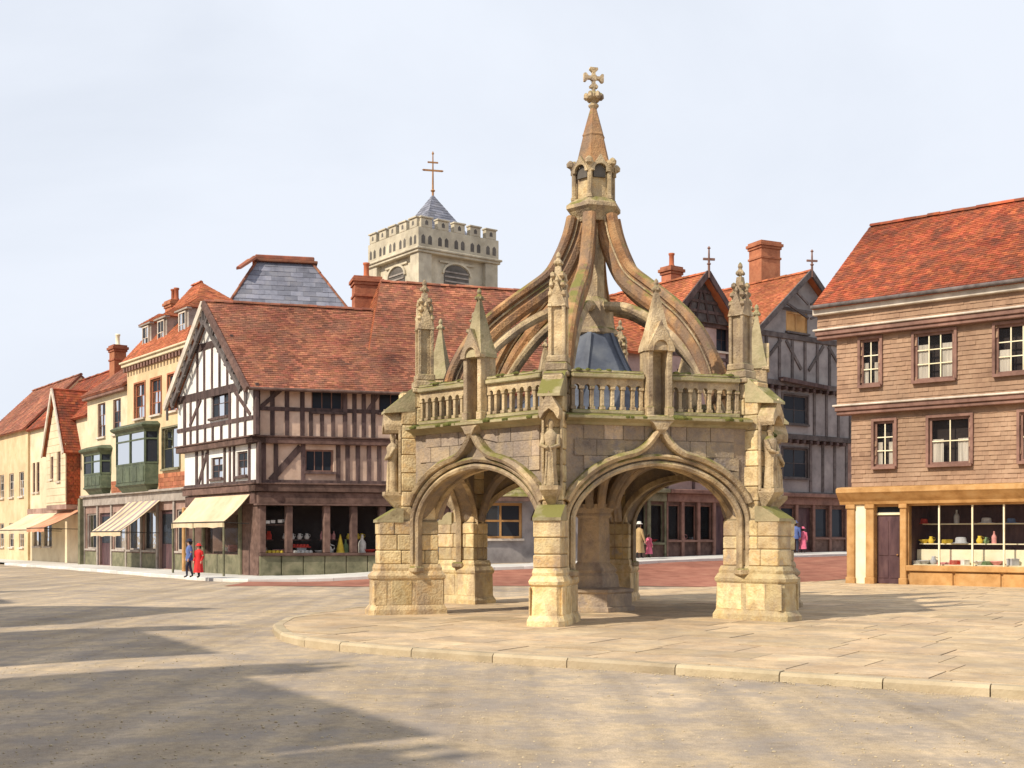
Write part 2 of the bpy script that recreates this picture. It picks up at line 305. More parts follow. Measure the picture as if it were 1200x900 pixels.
def tiles(mb, A, B, C, D, tw=.22, gauge=.15, th=.03, holes=(), slip=.012, gap=.004):
    """A-B lower edge, D-C upper edge; every tile its own little slab"""
    A, B, C, D = map(Vector, (A, B, C, D)); nrm = (B-A).cross(D-A).normalized()
    if nrm.z < -.01: nrm = -nrm
    h = ((D-A).length+(C-B).length)/2; rows = max(1, int(h/gauge)); wid = (B-A).length
    for j in range(rows):
        q0, q1 = j/rows, min(1, (j+1.25)/rows); L0, R0 = A.lerp(D, q0), B.lerp(C, q0); L1, R1 = A.lerp(D, q1), B.lerp(C, q1)
        w0 = (R0-L0).length
        if w0 < tw*.4: continue
        base = (L0-A).dot((B-A).normalized()); dirn = (B-A).normalized()
        off = (j % 2)*tw/2+rnd(-.02, .02); i0 = int((base-off)/tw)-1
        for i in range(i0, int((base+w0)/tw)+2):
            a = max(base, i*tw+off+gap); b = min(base+w0, (i+1)*tw+off-gap)
            if b-a < .03: continue
            m = (a+b)/2
            if any(hh[0] < m < hh[1] and hh[2] < (q0+.5/rows)*h < hh[3] for hh in holes): continue
            dl = rnd(-slip, slip)/h; P0 = L0.lerp(L1, 0)-(L1-L0).normalized()*rnd(0, slip); up = (L1-L0)
            l0, l1 = P0+dirn*(a-base), P0+dirn*(b-base)
            b1 = (L1-A).dot(dirn); w1 = (R1-L1).length; a1 = min(max(a, b1), b1+w1); c1 = min(max(b, b1), b1+w1); lift = th+rnd(-.25, .25)*th
            t = rnd(-.12, .12)*th
            p = [l0+nrm*(lift+t), l1+nrm*(lift-t), L1+dirn*(c1-b1)+nrm*.006, L1+dirn*(a1-b1)+nrm*.006, l0, l1]
            mb.add(p, [(0, 1, 2, 3), (4, 5, 1, 0), (4, 0, 3), (5, 2, 1)])
def roof_face(root, A, B, C, D, mat, name='roof', tw=.22, gauge=.15, ridge=False, th=.12):
    """a slope with a deck and its tiles"""
    a, b, c, d = map(Vector, (A, B, C, D)); n = (b-a).cross(d-a).normalized()
    if n.z < 0: n = -n
    mb = MB(); lo = [tuple(p-n*th) for p in (a, b, c, d)]
    mb.loft([lo, [tuple(p) for p in (a, b, c, d)]]); r = mb.build(name, mat, root)
    t = MB(); tiles(t, A, B, C, D, tw, gauge); t.build('tiles', mat, r, kind='stuff', recalc=False)
    return r
def ridge_tiles(parent, P, Q, mat, r=.12, seg=.4):
    P, Q = Vector(P), Vector(Q); n = max(1, int((Q-P).length/seg)); mb = MB(); d = (Q-P)/n; side = d.cross(Vector((0, 0, 1))).normalized(); up = side.cross(d).normalized()
    for i in range(n):
        a = P+d*(i+.01); b = P+d*(i+1.04); k = rnd(.92, 1.08); dz = rnd(-.012, .012)
        R0 = [a+side*math.cos(t)*r*k+up*(math.sin(t)*r*k+dz) for t in [math.pi*j/5 for j in range(6)]]
        R1 = [b+side*math.cos(t)*r*k*.94+up*(math.sin(t)*r*k*.94+dz) for t in [math.pi*j/5 for j in range(6)]]
        mb.loft([R0, R1])
    return mb.build('ridge_tiles', mat, parent, kind='stuff')
def window(root, fr, r, nx=2, ny=3, v=.10, frame='frame_pale', glass='glass_dark', fw=.07, bar=.03, sill='frame_pale', curtain=None, name='window', surround=None, panes=True, bars=None):
    if curtain: glass = 'glass_clear'
    u0, u1, z0, z1 = r; mb = MB()
    for a, b, c, e in ((u0, u0+fw, z0, z1), (u1-fw, u1, z0, z1), (u0+fw, u1-fw, z0, z0+fw), (u0+fw, u1-fw, z1-fw, z1)): mb.box(fr, a, b, v-.03, v+.05, c, e)
    iu0, iu1, iz0, iz1 = u0+fw, u1-fw, z0+fw, z1-fw
    o = mb.build(name, frame, root)
    gb = MB()
    for i in range(1, nx): q = iu0+(iu1-iu0)*i/nx; gb.box(fr, q-bar/2, q+bar/2, v-.015, v+.03, iz0, iz1)
    for j in range(1, ny): q = iz0+(iz1-iz0)*j/ny; gb.box(fr, iu0, iu1, v-.011, v+.026, q-bar/2, q+bar/2)
    if nx*ny > 1: gb.build('glazing_bars', bars or frame, o)
    for i in range(nx):
        for j in range(ny):
            a = iu0+(iu1-iu0)*i/nx; b = iu0+(iu1-iu0)*(i+1)/nx; c = iz0+(iz1-iz0)*j/ny; e = iz0+(iz1-iz0)*(j+1)/ny
            if panes:
                t = rnd(-.012, .012); t2 = rnd(-.012, .012)
                MB().quad(fr.pt(a, v+.012+t, c), fr.pt(b, v+.012-t, c), fr.pt(b, v+.012-t+t2, e), fr.pt(a, v+.012+t+t2, e)).build('pane', glass, o)
    if not panes: MB().quad(fr.pt(iu0, v+.012, iz0), fr.pt(iu1, v+.012, iz0), fr.pt(iu1, v+.012, iz1), fr.pt(iu0, v+.012, iz1)).build('pane', glass, o)
    if sill: MB().box(fr, u0-.06, u1+.06, v-.22, v-.031, z0-.09, z0+.01).build('sill', sill, o)
    if surround:
        s = MB(); g = .09
        for a, b, c, e in ((u0-g, u0, z0-.02, z1+g), (u1, u1+g, z0-.02, z1+g), (u0, u1, z1, z1+g)): s.box(fr, a, b, v-.14, v-.02, c, e)
        s.build('surround', surround, o)
    if curtain:
        MB().quad(fr.pt(u0, v+.3, z0), fr.pt(u1, v+.3, z0), fr.pt(u1, v+.3, z1), fr.pt(u0, v+.3, z1)).build('dark_backing', 'interior', o)  # flat dark sheet stands in for the unlit room
        for q in (0, 1):
            a, b = (iu0, iu0+(iu1-iu0)*.3) if q == 0 else (iu1-(iu1-iu0)*.3, iu1)
            c = MB(); k = 7
            for i in range(k):
                x, y = a+(b-a)*i/k, a+(b-a)*(i+1)/k
                c.quad(fr.pt(x, v+.05+.02*(i % 2), iz0), fr.pt(y, v+.05+.02*((i+1) % 2), iz0), fr.pt(y, v+.05+.02*((i+1) % 2), iz0+(iz1-iz0)*curtain), fr.pt(x, v+.05+.02*(i % 2), iz0+(iz1-iz0)*curtain))
            c.build('curtain', 'curtain', o)
    return o
def shell(root, fr, u0, u1, v0, v1, z0, z1, mat, name='side_walls'):
    m = MB(); P = fr.pt
    m.quad(P(u0, v0, z0), P(u0, v1, z0), P(u0, v1, z1), P(u0, v0, z1)); m.quad(P(u1, v0, z0), P(u1, v1, z0), P(u1, v1, z1), P(u1, v0, z1))
    m.quad(P(u0, v1, z0), P(u1, v1, z0), P(u1, v1, z1), P(u0, v1, z1)); return m.build(name, mat, root)
def chimney(root, c, w, d, z0, z1, mat, pots=1, fr=None, potmat='tile_orange'):
    f = fr or Frame((c[0], c[1]), (.96, .28)); f = Frame((c[0], c[1]), f.U, f.V)
    m = MB(); m.box(f, -w/2, w/2, -d/2, d/2, z0, z1-.42, .01); o = m.build('chimney', mat, root)
    c2 = MB()
    c2.box(f, -w/2-.05, w/2+.05, -d/2-.05, d/2+.05, z1-.98, z1-.86, .01)
    c2.box(f, -w/2-.06, w/2+.06, -d/2-.06, d/2+.06, z1-.42, z1-.28, .01); c2.box(f, -w/2-.13, w/2+.13, -d/2-.13, d/2+.13, z1-.28, z1-.12, .01); c2.box(f, -w/2-.05, w/2+.05, -d/2-.05, d/2+.05, z1-.12, z1, .01)
    c2.build('chimney_cap', mat, o)
    for i in range(pots):
        q = f.pt((i-(pots-1)/2)*w/max(1, pots)*.95, 0, 0)
        MB().lathe((q[0], q[1], z1), [(.17, -.02), (.16, .1), (.13, .15), (.125, .6), (.16, .64), (.16, .72), (.11, .72)], 12, smooth=True).build('chimney_pot', potmat, o)
    return o
def brick_panel(parent, fr, u0, u1, z0, z1, v, bw=.45, bh=.15, mat='brick', name='brick', d=.03):
    rows = max(1, round((z1-z0)/bh)); h = (z1-z0)/rows
    for j in range(rows):
        x = u0-(bw/2 if j % 2 else 0)
        while x < u1-.02:
            a, b = max(u0, x)+.006, min(u1, x+bw)-.006
            if b-a > .03: MB().box(fr, a, b, v-d-rnd(0, .008), v+.02, z0+j*h+.006, z0+(j+1)*h-.006).build(name, mat, parent)
            x += bw
# ================================================================ the setting: road, street, pavements
def gpx(x, y, z=0):                        # point of the level ground seen at (x, y)
    D = FPX*(EYE-z)/(y-HY); return ((x-HX)*D/FPX, D)
def structure(o): o['kind'] = 'structure'; return o
ROAD = -.12
def grid_sheet(xs, ys, zf):
    m = MB(); nx = len(xs); V = [(x, y, zf(x, y)) for y in ys for x in xs]
    m.add(V, [(j*nx+i, j*nx+i+1, (j+1)*nx+i+1, (j+1)*nx+i) for j in range(len(ys)-1) for i in range(nx-1)], True); return m
xs = [-900, -400, -200, -120, -80]+[-60+1.5*i for i in range(81)]+[80, 120, 200, 400, 900]
ys = [-60, -30, -10, 0]+[2+1.5*i for i in range(66)]+[110, 140, 200, 320, 600, 1200]
def wob(x, y): return .012*math.sin(x*.9+y*.37)+.01*math.sin(y*1.1-x*.5)
structure(grid_sheet(xs, ys, lambda x, y: ROAD+ground(x, y)+wob(x, y)-.012).build('road', 'road', recalc=False))

TC = Vector((-10.6, 50.0))                 # street corner of the timber-framed shop
T_U, T_V = (.956, .29), (-.6, .8)
ROW_D = Vector((-.6, .8)); ROW_O = Vector((-16.0, 58.2))
RH_O, RH_U = Vector((-4.0, 52.1)), (.95, .3)
SH_O, SH_U = Vector((3.75, 54.7)), (.8, .6)
# far kerb line, left street first, then the street climbing to the right
kerb = [tuple(ROW_O+ROW_D*t+Vector((-.8, -.6))*2.6) for t in (48, 34, 26, 18, 10, 2)]+[(-14.6, 51.6), (-13.0, 49.3), (-12.2, 48.1), (-11.5, 47.4), (-10.4, 47.1), (-8.5, 47.4), (-5.8, 48.2), (-3.2, 49.0), (.5, 50.2), (3.0, 51.1), (4.9, 52.1),
        (8.2, 54.6), (12, 57.4), (16.5, 60.8), (20.5, 63.9), (30, 71.3)]
def dens(pl, step):
    o = []
    for a, b in zip(pl, pl[1:]):
        n = max(1, int(math.dist(a, b)/step))
        for i in range(n): o.append(lerp(a, b, i/n))
    return o+[pl[-1]]
kd = dens(kerb, 1.0)
def normals(pl):
    o = []
    for i in range(len(pl)):
        a, b = pl[max(0, i-1)], pl[min(len(pl)-1, i+1)]; d = Vector((b[0]-a[0], b[1]-a[1])).normalized(); o.append(Vector((d.y, -d.x)))
    return o
kn = normals(kd)
m = MB(); W = [.26, .8, 1.6, 3, 6, 10]     # the far pavement slopes up a touch to the shop fronts
ringp = [[(p[0]-n.x*q, p[1]-n.y*q, ground(*p)+.012*min(q, 3)) for q in W] for p, n in zip(kd, kn)]
k = len(W); m.add([v for r in ringp for v in r], [(i*k+j, i*k+j+1, (i+1)*k+j+1, (i+1)*k+j) for i in range(len(ringp)-1) for j in range(k-1)])
structure(m.build('far_pavement', 'pavement_pale', recalc=False))
kerb_far = structure(MB().box(XY, -11.6, -11.5, 47.5, 47.6, -.3, -.2).build('far_kerb', 'pavement_pale'))
for i in range(len(kd)-1):
    a, b = kd[i], kd[i+1]
    if not (-32 < a[0] < 24): continue
    f = Frame(a, (b[0]-a[0], b[1]-a[1])); l = math.dist(a, b); za, zb = ground(*a), ground(*b); g = .006; h = rnd(0, .01)
    mb = MB(); mb.loft([[f.pt(u, v, z) for v, z in ((0, zz-.2), (.27, zz-.2), (.27, zz+h), (.02, zz+h), (0, zz-.02+h))] for u, zz in ((g, za), (l-g, zb))])
    mb.build('kerb_stone', 'pavement_pale', kerb_far)
# red-brown paved carriageway in front of the far kerb
ks = [(p, n) for p, n in zip(kd, kn) if -10.5 < p[0] < 24]
m = MB(); W2 = [.01, .7, 1.5, 2.5, 3.5, 5, 6.5, 8, 9.5]
def redw(i, j):
    p, n = ks[i]; t = i/len(ks); wmax = 4.0+6.0*smooth(0, .4, t)+.5*math.sin(i*.7); q = min(W2[j], wmax)
    return p[0]+n.x*q, p[1]+n.y*q
V = []
for i in range(len(ks)):
    for j in range(len(W2)):
        x, y = redw(i, j); V.append((x, y, ROAD+ground(x, y)+wob(x, y)+.004))
k = len(W2); m.add(V, [(i*k+j, i*k+j+1, (i+1)*k+j+1, (i+1)*k+j) for i in range(len(ks)-1) for j in range(k-1)], True)
structure(m.build('street_paving', 'street_red', recalc=False))

# the paved island under the cross
tip = [(332, 731), (335, 736), (345, 742), (370, 747), (410, 752), (470, 757), (560, 763), (640, 768), (740, 774), (830, 780), (920, 786), (1000, 791), (1120, 798), (1300, 808)]
front = [gpx(*p) for p in tip]
back = [(18, 10.9), (30, 30), (24, 44), (13.2, 44.5)]+[gpx(*p) for p in ((985, 680), (920, 683), (840, 687), (760, 691), (680, 695), (600, 699), (540, 703), (480, 707), (420, 712), (375, 718), (345, 724))]
isl = front+back
isl_o = structure(MB().slab(isl, -.35, -.022).build('island_pavement', 'mortar'))
def clip(subj, rect):
    out = subj
    for i in range(4):
        a, b = rect[i], rect[(i+1) % 4]; inp = out; out = []
        if not inp: break
        f = lambda p: (b[0]-a[0])*(p[1]-a[1])-(b[1]-a[1])*(p[0]-a[0])
        for j in range(len(inp)):
            p, q = inp[j-1], inp[j]; fp, fq = f(p), f(q)
            if (fp >= 0) != (fq >= 0): t = fp/(fp-fq); out.append((p[0]+(q[0]-p[0])*t, p[1]+(q[1]-p[1])*t))
            if fq >= 0: out.append(q)
    return out
def area(p): return abs(sum(p[i-1][0]*p[i][1]-p[i][0]*p[i-1][1] for i in range(len(p))))/2
SF = Frame(front[5], (front[11][0]-front[5][0], front[11][1]-front[5][1]))
row = -2.0; rest = MB()
while row < 34:
    d = rnd(.85, 1.15); u = -14+rnd(0, 1)
    while u < 24:
        l = rnd(1.0, 1.9); g = .011
        rc = [SF.pt(u+g, row+g, 0)[:2], SF.pt(u+l-g, row+g, 0)[:2], SF.pt(u+l-g, row+d-g, 0)[:2], SF.pt(u+g, row+d-g, 0)[:2]]; u += l
        cxy = (sum(p[0] for p in rc)/4, sum(p[1] for p in rc)/4)
        p = clip(isl, rc)
        if len(p) < 3 or area(p) < .02: continue
        dz = rnd(-.006, .003)
        if 9 < cxy[1] < 31 and abs(cxy[0]) < cxy[1]*.46: MB().slab(p, -.10, dz).build('paving_slab', 'paving', isl_o)
        else: rest.slab(p, -.10, dz)
    row += d
rest.build('far_slabs', 'paving', isl_o, kind='stuff')
kerb_n = structure(MB().box(XY, 1, 1.1, 18, 18.1, -.4, -.36).build('kerb', 'kerb_stone'))
kf = [gpx(*p) for p in ((480, 707), (420, 712), (375, 718), (345, 724))]+front; kf = dens(kf, .35)
acc = [0]
for a, b in zip(kf, kf[1:]): acc.append(acc[-1]+math.dist(a, b))
nn = normals(kf); i = 0
while i < len(kf)-1:
    j = i+1; tgt = rnd(.9, 1.3)
    while j < len(kf)-1 and acc[j]-acc[i] < tgt: j += 1
    mb = MB(); h = rnd(-.004, .008); R_ = []
    for q in range(i, j+1):
        p, n = Vector(kf[q]), nn[q]; d = Vector((-n.y, n.x))
        if q == i: p = p+d*.008
        if q == j: p = p-d*.008
        R_.append([(p.x+n.x*a, p.y+n.y*a, z) for a, z in ((.008, -.3), (.21, -.3), (.205, -.04+h), (.17, h), (.008, h))])
    mb.loft(R_); mb.build('kerb_stone', 'kerb_stone', kerb_n); i = j

# loose grit in the gutter and over the road
gv = MB()
for k in range(5200):
    if k % 3 == 0:
        q = random.choice(kf); x, y = q[0]+rnd(-.1, .1), q[1]-abs(random.gauss(.30, .12)); 
    else: y = 8+22*random.random()**1.6; x = rnd(-.45, .45)*y
    if k % 3 and any(True for _ in (0,)) and clip(isl, [(x-.4, y-.4), (x+.4, y-.4), (x+.4, y+.4), (x-.4, y+.4)]): continue
    r_ = rnd(.004, .013)*(1.5 if random.random() < .08 else 1); z = ROAD-.012+wob(x, y)
    gv.lathe((x, y, z), [(r_*.6, -.004), (r_, r_*.4), (r_*.5, r_*.9)], 5, ph=rnd(0, 1), sx=rnd(.8, 1.4))
g_ = gv.build('grit', 'kerb_stone', recalc=False); g_['kind'] = 'stuff'; g_['label'] = 'loose grit scattered in the gutter and over the road'; g_['category'] = 'grit'

# ================================================================ the market cross
CX = Vector((1.87, 27.4)); A0 = -104.0
cross = thing('market_cross', 'open six-sided stone market cross with flying ribs and spire on the paved island', 'market cross', (CX.x, CX.y, 0))
def ray(a): return Frame(CX, (math.cos(R(a)), math.sin(R(a))))
def statue(parent, fr, r, z, h):
    c = fr.pt(r, 0, z); m = MB()
    m.lathe(c, [(.155, 0), (.15, .06*h), (.12, .3*h), (.115, .5*h), (.14, .68*h), (.15, .76*h), (.10, .81*h), (.045, .84*h), (.05, .87*h), (.07, .91*h), (.066, .96*h), (.03, h)], 10, smooth=True, sx=.9)
    for s in (-1, 1):
        p = [Vector(fr.pt(r, s*.13, z+.75*h)), Vector(fr.pt(r+.08, s*.17, z+.60*h)), Vector(fr.pt(r+.15, s*.03, z+.56*h))]; m.tube(p, [.055, .05, .035], 6)
    for k in range(3): m.tube([fr.pt(r+.11, -.08+.08*k, z+.02), fr.pt(r+.10, -.05+.05*k, z+.5*h)], [.03, .015], 5)
    m.build('statue', 'stone_trim', parent)
def finial(m, x, y, z, s):                 # leafy knob
    m.lathe((x, y, z), [(.05*s, 0), (.10*s, .05*s), (.06*s, .12*s), (.13*s, .22*s), (.15*s, .30*s), (.07*s, .42*s), (.10*s, .5*s), (.08*s, .6*s), (.02*s, .68*s)], 8)
    for k in range(4):
        a = k*math.pi/2+.4; m.lathe((x+.15*s*math.cos(a), y+.15*s*math.sin(a), z+.16*s), [(.02*s, 0), (.07*s, .05*s), (.06*s, .12*s), (.01*s, .17*s)], 5)
def pinnacle(parent, fr, r, z, s=1.0):
    m = MB(); w = .145*s
    m.box(fr, r-w*1.25, r+w*1.25, -w*1.25, w*1.25, z, z+.14, .02)
    m.box(fr, r-w*.72, r+w*.72, -w*.72, w*.72, z+.13, z+1.12*s)
    for a in (-1, 1):
        for b in (-1, 1): m.box(fr, r+a*w*.85-.035, r+a*w*.85+.035, b*w*.85-.035, b*w*.85+.035, z+.13, z+1.10*s, .01)
    zt = z+1.05*s
    for k in range(4):                      # four gablets
        f2 = Frame(fr.pt(r, 0, 0)[:2], fr.U, fr.V) if k % 2 == 0 else Frame(fr.pt(r, 0, 0)[:2], fr.V, fr.U)
        sg = 1 if k < 2 else -1
        m.prism(f2, [(-w*1.2, zt-.05), (w*1.2, zt-.05), (0, zt+.42*s)], sg*w*.66, sg*w*1.08)
        c = f2.pt(0, sg*w*.9, zt+.38*s); m.lathe(c, [(.02, 0), (.05, .04), (.03, .1), (.01, .13)], 5)
    c = fr.pt(r, 0, zt)
    rings = []
    for q, zz in ((w*.82, 0), (.05*s, .68*s)): rings.append([fr.pt(r+a*q, b*q, zt+zz) for a, b in ((-1, -1), (1, -1), (1, 1), (-1, 1))])
    m.loft(rings)
    for a in (-1, 1):
        for b in (-1, 1):
            for k in range(3):
                t = .25+.25*k; q = w*.82*(1-t)+.05*s*t; p = fr.pt(r+a*(q+.02), b*(q+.02), zt+.68*s*t); m.lathe(p, [(.01, -.06), (.058*s, -.01), (.05*s, .05), (.008, .08)], 5)
    finial(m, c[0], c[1], zt+.64*s, .46*s); return m.build('pinnacle', 'stone_trim', parent)
def pier(i):
    fr = ray(A0+60*i); m = MB()
    m.box(fr, 3.72, 4.97, -.235, .235, .9, 2.05); m.box(fr, 3.77, 4.47, -.175, .175, 2.0, 4.85)
    p = m.build('pier', 'mortar', cross)
    b = MB()                                # plinth with weathered steps
    def ring(a0, a1, t, z, c=.10): return [fr.pt(r, q, z) for r, q in ((a0, -t), (a1-c, -t), (a1, -t+c), (a1, t-c), (a1-c, t), (a0, t))]
    b.loft([ring(3.52, 5.22, .365, -.02), ring(3.52, 5.22, .365, .10), ring(3.56, 5.17, .335, .17), ring(3.57, 5.14, .32, .20), ring(3.58, 5.12, .308, .74), ring(3.55, 5.16, .335, .78), ring(3.55, 5.17, .345, .84), ring(3.60, 5.09, .305, .93),
            ring(3.62, 5.07, .288, .94), ring(3.62, 5.08, .298, 1.0), ring(3.66, 5.05, .275, 1.09)])
    b.build('plinth', 'stone', p)
    for k, (a, c) in enumerate(((3.5, 4.2), (4.2, 4.75), (4.75, 5.13))):   # facing stones of the plinth sides
        for sgn in (-1, 1): MB().box(fr, a+.1, c-.012, sgn*.315-.012, sgn*.315+.012, .21, .73-(.0 if k % 2 else .0), .006).build('stone', 'stone', p)
    z = 1.09
    for nco, (a0, a1, t, ztop) in enumerate(((3.69, 5.0, .262, 2.02), (3.74, 4.5, .205, 4.82))):
        nrow = 3 if nco == 0 else 8; hs = [rnd(.8, 1.25) for _ in range(nrow)]; sm_ = sum(hs)
        for j in range(nrow):
            h = hs[j]/sm_*(ztop-z0_) if False else hs[j]*(ztop-(1.09 if nco == 0 else 2.02))/sm_
            nb = (3 if nco == 0 else 2); cuts = [a0]+sorted(a0+(a1-a0)*((q+1)/nb+rnd(-.12, .12)) for q in range(nb-1))+[a1]
            for a, c in zip(cuts, cuts[1:]):
                jt = rnd(-.008, .012)
                MB().box(fr, a+.006, c-.006+(jt if c == a1 else 0), -t-jt, t+jt, z+.006, z+h-.006, .018).build('stone', 'stone', p)
            z += h
    s = MB(); s.prism(fr, [(4.47, 1.99), (5.04, 1.99), (5.04, 2.05), (4.62, 2.30), (4.47, 2.30)], -.275, .275); s.build('setoff', 'stone_mossy', p)
    s = MB(); s.loft([[fr.pt(r, q, zz) for r, q in ((4.48, -t), (a1, -t), (a1, t), (4.48, t))] for a1, t, zz in ((4.60, .08, 2.30), (4.76, .13, 2.46), (4.86, .18, 2.58), (4.86, .18, 2.66))]); s.build('corbel', 'stone_trim', p)
    statue(p, fr, 4.66, 2.66, 1.28)
    c = MB(); c.prism(Frame(CX, fr.V, fr.U), [(-.2, 4.0), (-.17, 3.93), (-.1, 4.05), (0, 4.13), (.1, 4.05), (.17, 3.93), (.2, 4.0), (.2, 4.12), (0, 4.46), (-.2, 4.12)], 4.49, 4.86)
    for sg in (-1, 1): c.box(fr, 4.5, 4.56, sg*.178-.025, sg*.178+.025, 2.62, 4.1, .01)
    c.build('canopy', 'stone_trim', p)
    s = MB(); s.prism(fr, [(4.2, 4.42), (4.87, 4.36), (4.87, 4.41), (4.28, 4.90), (4.2, 4.90)], -.218, .218); s.build('weathering', 'stone_mossy', p)
    c = MB(); c.box(fr, 3.68, 4.26, -.26, .26, 4.82, 4.92, .02); c.box(fr, 3.72, 4.2, -.22, .22, 4.92, 5.10, .03); c.build('cap', 'stone_trim', p)
    pinnacle(p, fr, 3.95, 5.10, 1.12 if i != 0 else 1.1)
for i in range(6): pier(i)

RW = 4.12; AP = RW*math.cos(R(30)); HS = RW*.5; OPN = 1.80
def soffit(u):
    s = min(1, abs(u)/OPN); return 2.02+1.03*(max(0, 1-s**2.25))**.60+.09*(1-s)
def hood(u):
    s = min(1, abs(u)/(OPN+.2)); z = 2.08+1.24*(max(0, 1-s**2.2))**.60
    return z+.46*max(0, 1-abs(u)/.62)**2.2
NU = 48
def bay(i):
    a = A0+60*i+30; n = Vector((math.cos(R(a)), math.sin(R(a)))); t = Vector((-n.y, n.x)); fr = Frame(CX+n*AP, t, n)   # v runs outward here
    us = [-HS+.02+(2*HS-.04)*k/NU for k in range(NU+1)]
    w = MB()
    def zz(u): return soffit(u) if abs(u) < OPN else 2.0
    for v in (-.24, .16):
        for p, q in zip(us, us[1:]): w.quad(fr.pt(p, v, zz(p)), fr.pt(q, v, zz(q)), fr.pt(q, v, 3.93), fr.pt(p, v, 3.93))
    for p, q in zip(us, us[1:]): w.quad(fr.pt(p, -.24, zz(p)), fr.pt(q, -.24, zz(q)), fr.pt(q, .16, zz(q)), fr.pt(p, .16, zz(p)))
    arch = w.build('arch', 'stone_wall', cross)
    z = 2.7; r = 0                           # ashlar of the spandrels
    for h in (.30, .28, .32, .30):
        u = -HS+.30+(.2 if r % 2 else 0); r += 1
        while u < HS-.3:
            l = rnd(.34, .62); b = min(u+l, HS-.28); lo = max(hood(u+.05), hood(b-.05), hood((u+b)/2))+.02
            top = min(z+h, 3.92)
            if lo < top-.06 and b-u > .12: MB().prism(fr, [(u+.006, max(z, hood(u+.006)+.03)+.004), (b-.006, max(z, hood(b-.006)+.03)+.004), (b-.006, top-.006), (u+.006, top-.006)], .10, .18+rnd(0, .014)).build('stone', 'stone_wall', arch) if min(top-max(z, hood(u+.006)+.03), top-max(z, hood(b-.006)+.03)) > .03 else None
            u += l
        z += h
    path = [(-OPN, .95), (-OPN, 1.5)]+[(u, soffit(u)) for u in [-OPN+2*OPN*(.5-.5*math.cos(math.pi*k/40)) for k in range(41)]]+[(OPN, 1.5), (OPN, .95)]
    for nm, prof in (('arch_moulding', [(.12, -.05), (.24, -.05), (.27, 0), (.24, .05), (.12, .05)]), ('arch_moulding', [(.10, .09), (.27, .09), (.31, .14), (.27, .19), (.10, .19)]), ('arch_moulding', [(-.32, -.05), (-.2, -.05), (-.2, .08), (-.32, .08)])):
        MB().sweep(fr, path, prof).build(nm, 'stone_trim', arch)
    for sg in (-1, 1): MB().box(fr, sg*(OPN+.07)-.16, sg*(OPN+.07)+.16, .06, .35, .90, 1.04, .03).build('jamb_base', 'stone_trim', arch)
    hp = [(u, hood(u)) for u in [-(OPN+.12)+2*(OPN+.12)*k/64 for k in range(65)]]
    MB().sweep(fr, hp, [(.12, -.04), (.36, -.02), (.40, .05), (.33, .11), (.12, .11)]).build('hood_mould', 'stone_trim', arch)
    c = MB(); c.sweep(fr, [(-HS+.1, 3.93), (HS-.1, 3.93)], [(-.26, -.05), (.22, -.05), (.26, .0), (.44, .06), (.44, .11), (.2, .17), (-.26, .17)]); cor = c.build('cornice', 'stone_mossy', arch)
    ms = MB()
    for k in range(110):
        u = rnd(-HS+.3, HS-.3); q = (rnd(.02, .07)+.05*max(0, math.sin(u*5.3+i))) if abs(u) > .3 else .03; p = fr.pt(u, rnd(.22, .40), 4.02)
        ms.lathe(p, [(q*1.1, -.02), (q*1.15, .015), (q*.8, q*.45), (q*.3, q*.66)], 6, ph=rnd(0, 1), sx=rnd(.8, 1.5))
    ms.build('moss', 'moss', cor, kind='stuff')
    for sg in (-1, 1):
        a0, a1 = sorted((sg*.29, sg*(HS-.26)))
        b = MB(); b.box(fr, a0, a1, -.02, .2, 4.10, 4.18, .015); tr = MB(); tr.box(fr, a0, a1, -.05, .23, 4.80, 4.90, .02); tr.box(fr, a0, a1, -.01, .19, 4.899, 4.96, .02)
        bal = b.build('balustrade', 'stone_mossy', cross)
        tr.build('top_rail', 'stone_mossy', bal); nb = 7; st = (a1-a0)/nb
        hd = MB()
        for k in range(nb):                  # arched heads between the balusters
            x0 = a0+k*st; P = [(x0, 4.80), (x0, 4.60)]+[(x0+st/2-(st/2-.045)*math.cos(math.pi*q/8), 4.60+(st/2-.045)*1.25*math.sin(math.pi*q/8)) for q in range(9)]+[(x0+st, 4.60), (x0+st, 4.80)]
            for p, q in zip(P[1:-2], P[2:-1]): hd.loft([[fr.pt(p[0], v, p[1]), fr.pt(q[0], v, q[1]), fr.pt(q[0], v, 4.802), fr.pt(p[0], v, 4.802)] for v in (.03, .15)]) if abs(p[0]-q[0]) > 1e-5 else None
        hd.build('arched_heads', 'stone_trim', bal)
        for k in range(nb+1):
            u = a0+k*st; u = min(max(u, a0+.04), a1-.04); q = MB(); q.box(fr, u-.055, u+.055, .01, .17, 4.179, 4.25, .01); q.box(fr, u-.036, u+.036, .04, .14, 4.249, 4.58, .008); q.box(fr, u-.052, u+.052, .02, .16, 4.579, 4.64, .01)
            q.build('baluster', 'stone_trim', bal)
        ms = MB()
        for k in range(12):
            p = fr.pt(rnd(a0+.1, a1-.1), rnd(0, .18), 4.95); q = rnd(.04, .08); ms.lathe(p, [(q, -.01), (q*.9, .02), (q*.4, .04)], 6)
        ms.build('moss', 'moss', bal, kind='stuff')
    # niche with spirelet at the middle of the bay
    w_ = .26; v0, v1 = -.12, .32; m = MB()
    m.box(fr, -w_, w_, v0, v0+.12, 4.08, 5.42)
    for sg in (-1, 1): m.box(fr, sg*(w_-.055)-.055, sg*(w_-.055)+.055, v0+.1, v1, 4.08, 5.40, .015); m.box(fr, sg*(w_-.05)-.075, sg*(w_-.05)+.075, v1-.14, v1+.02, 4.08, 4.26, .015)
    m.box(fr, -w_-.04, w_+.04, v0-.02, v1+.06, 3.98, 4.09, .02)
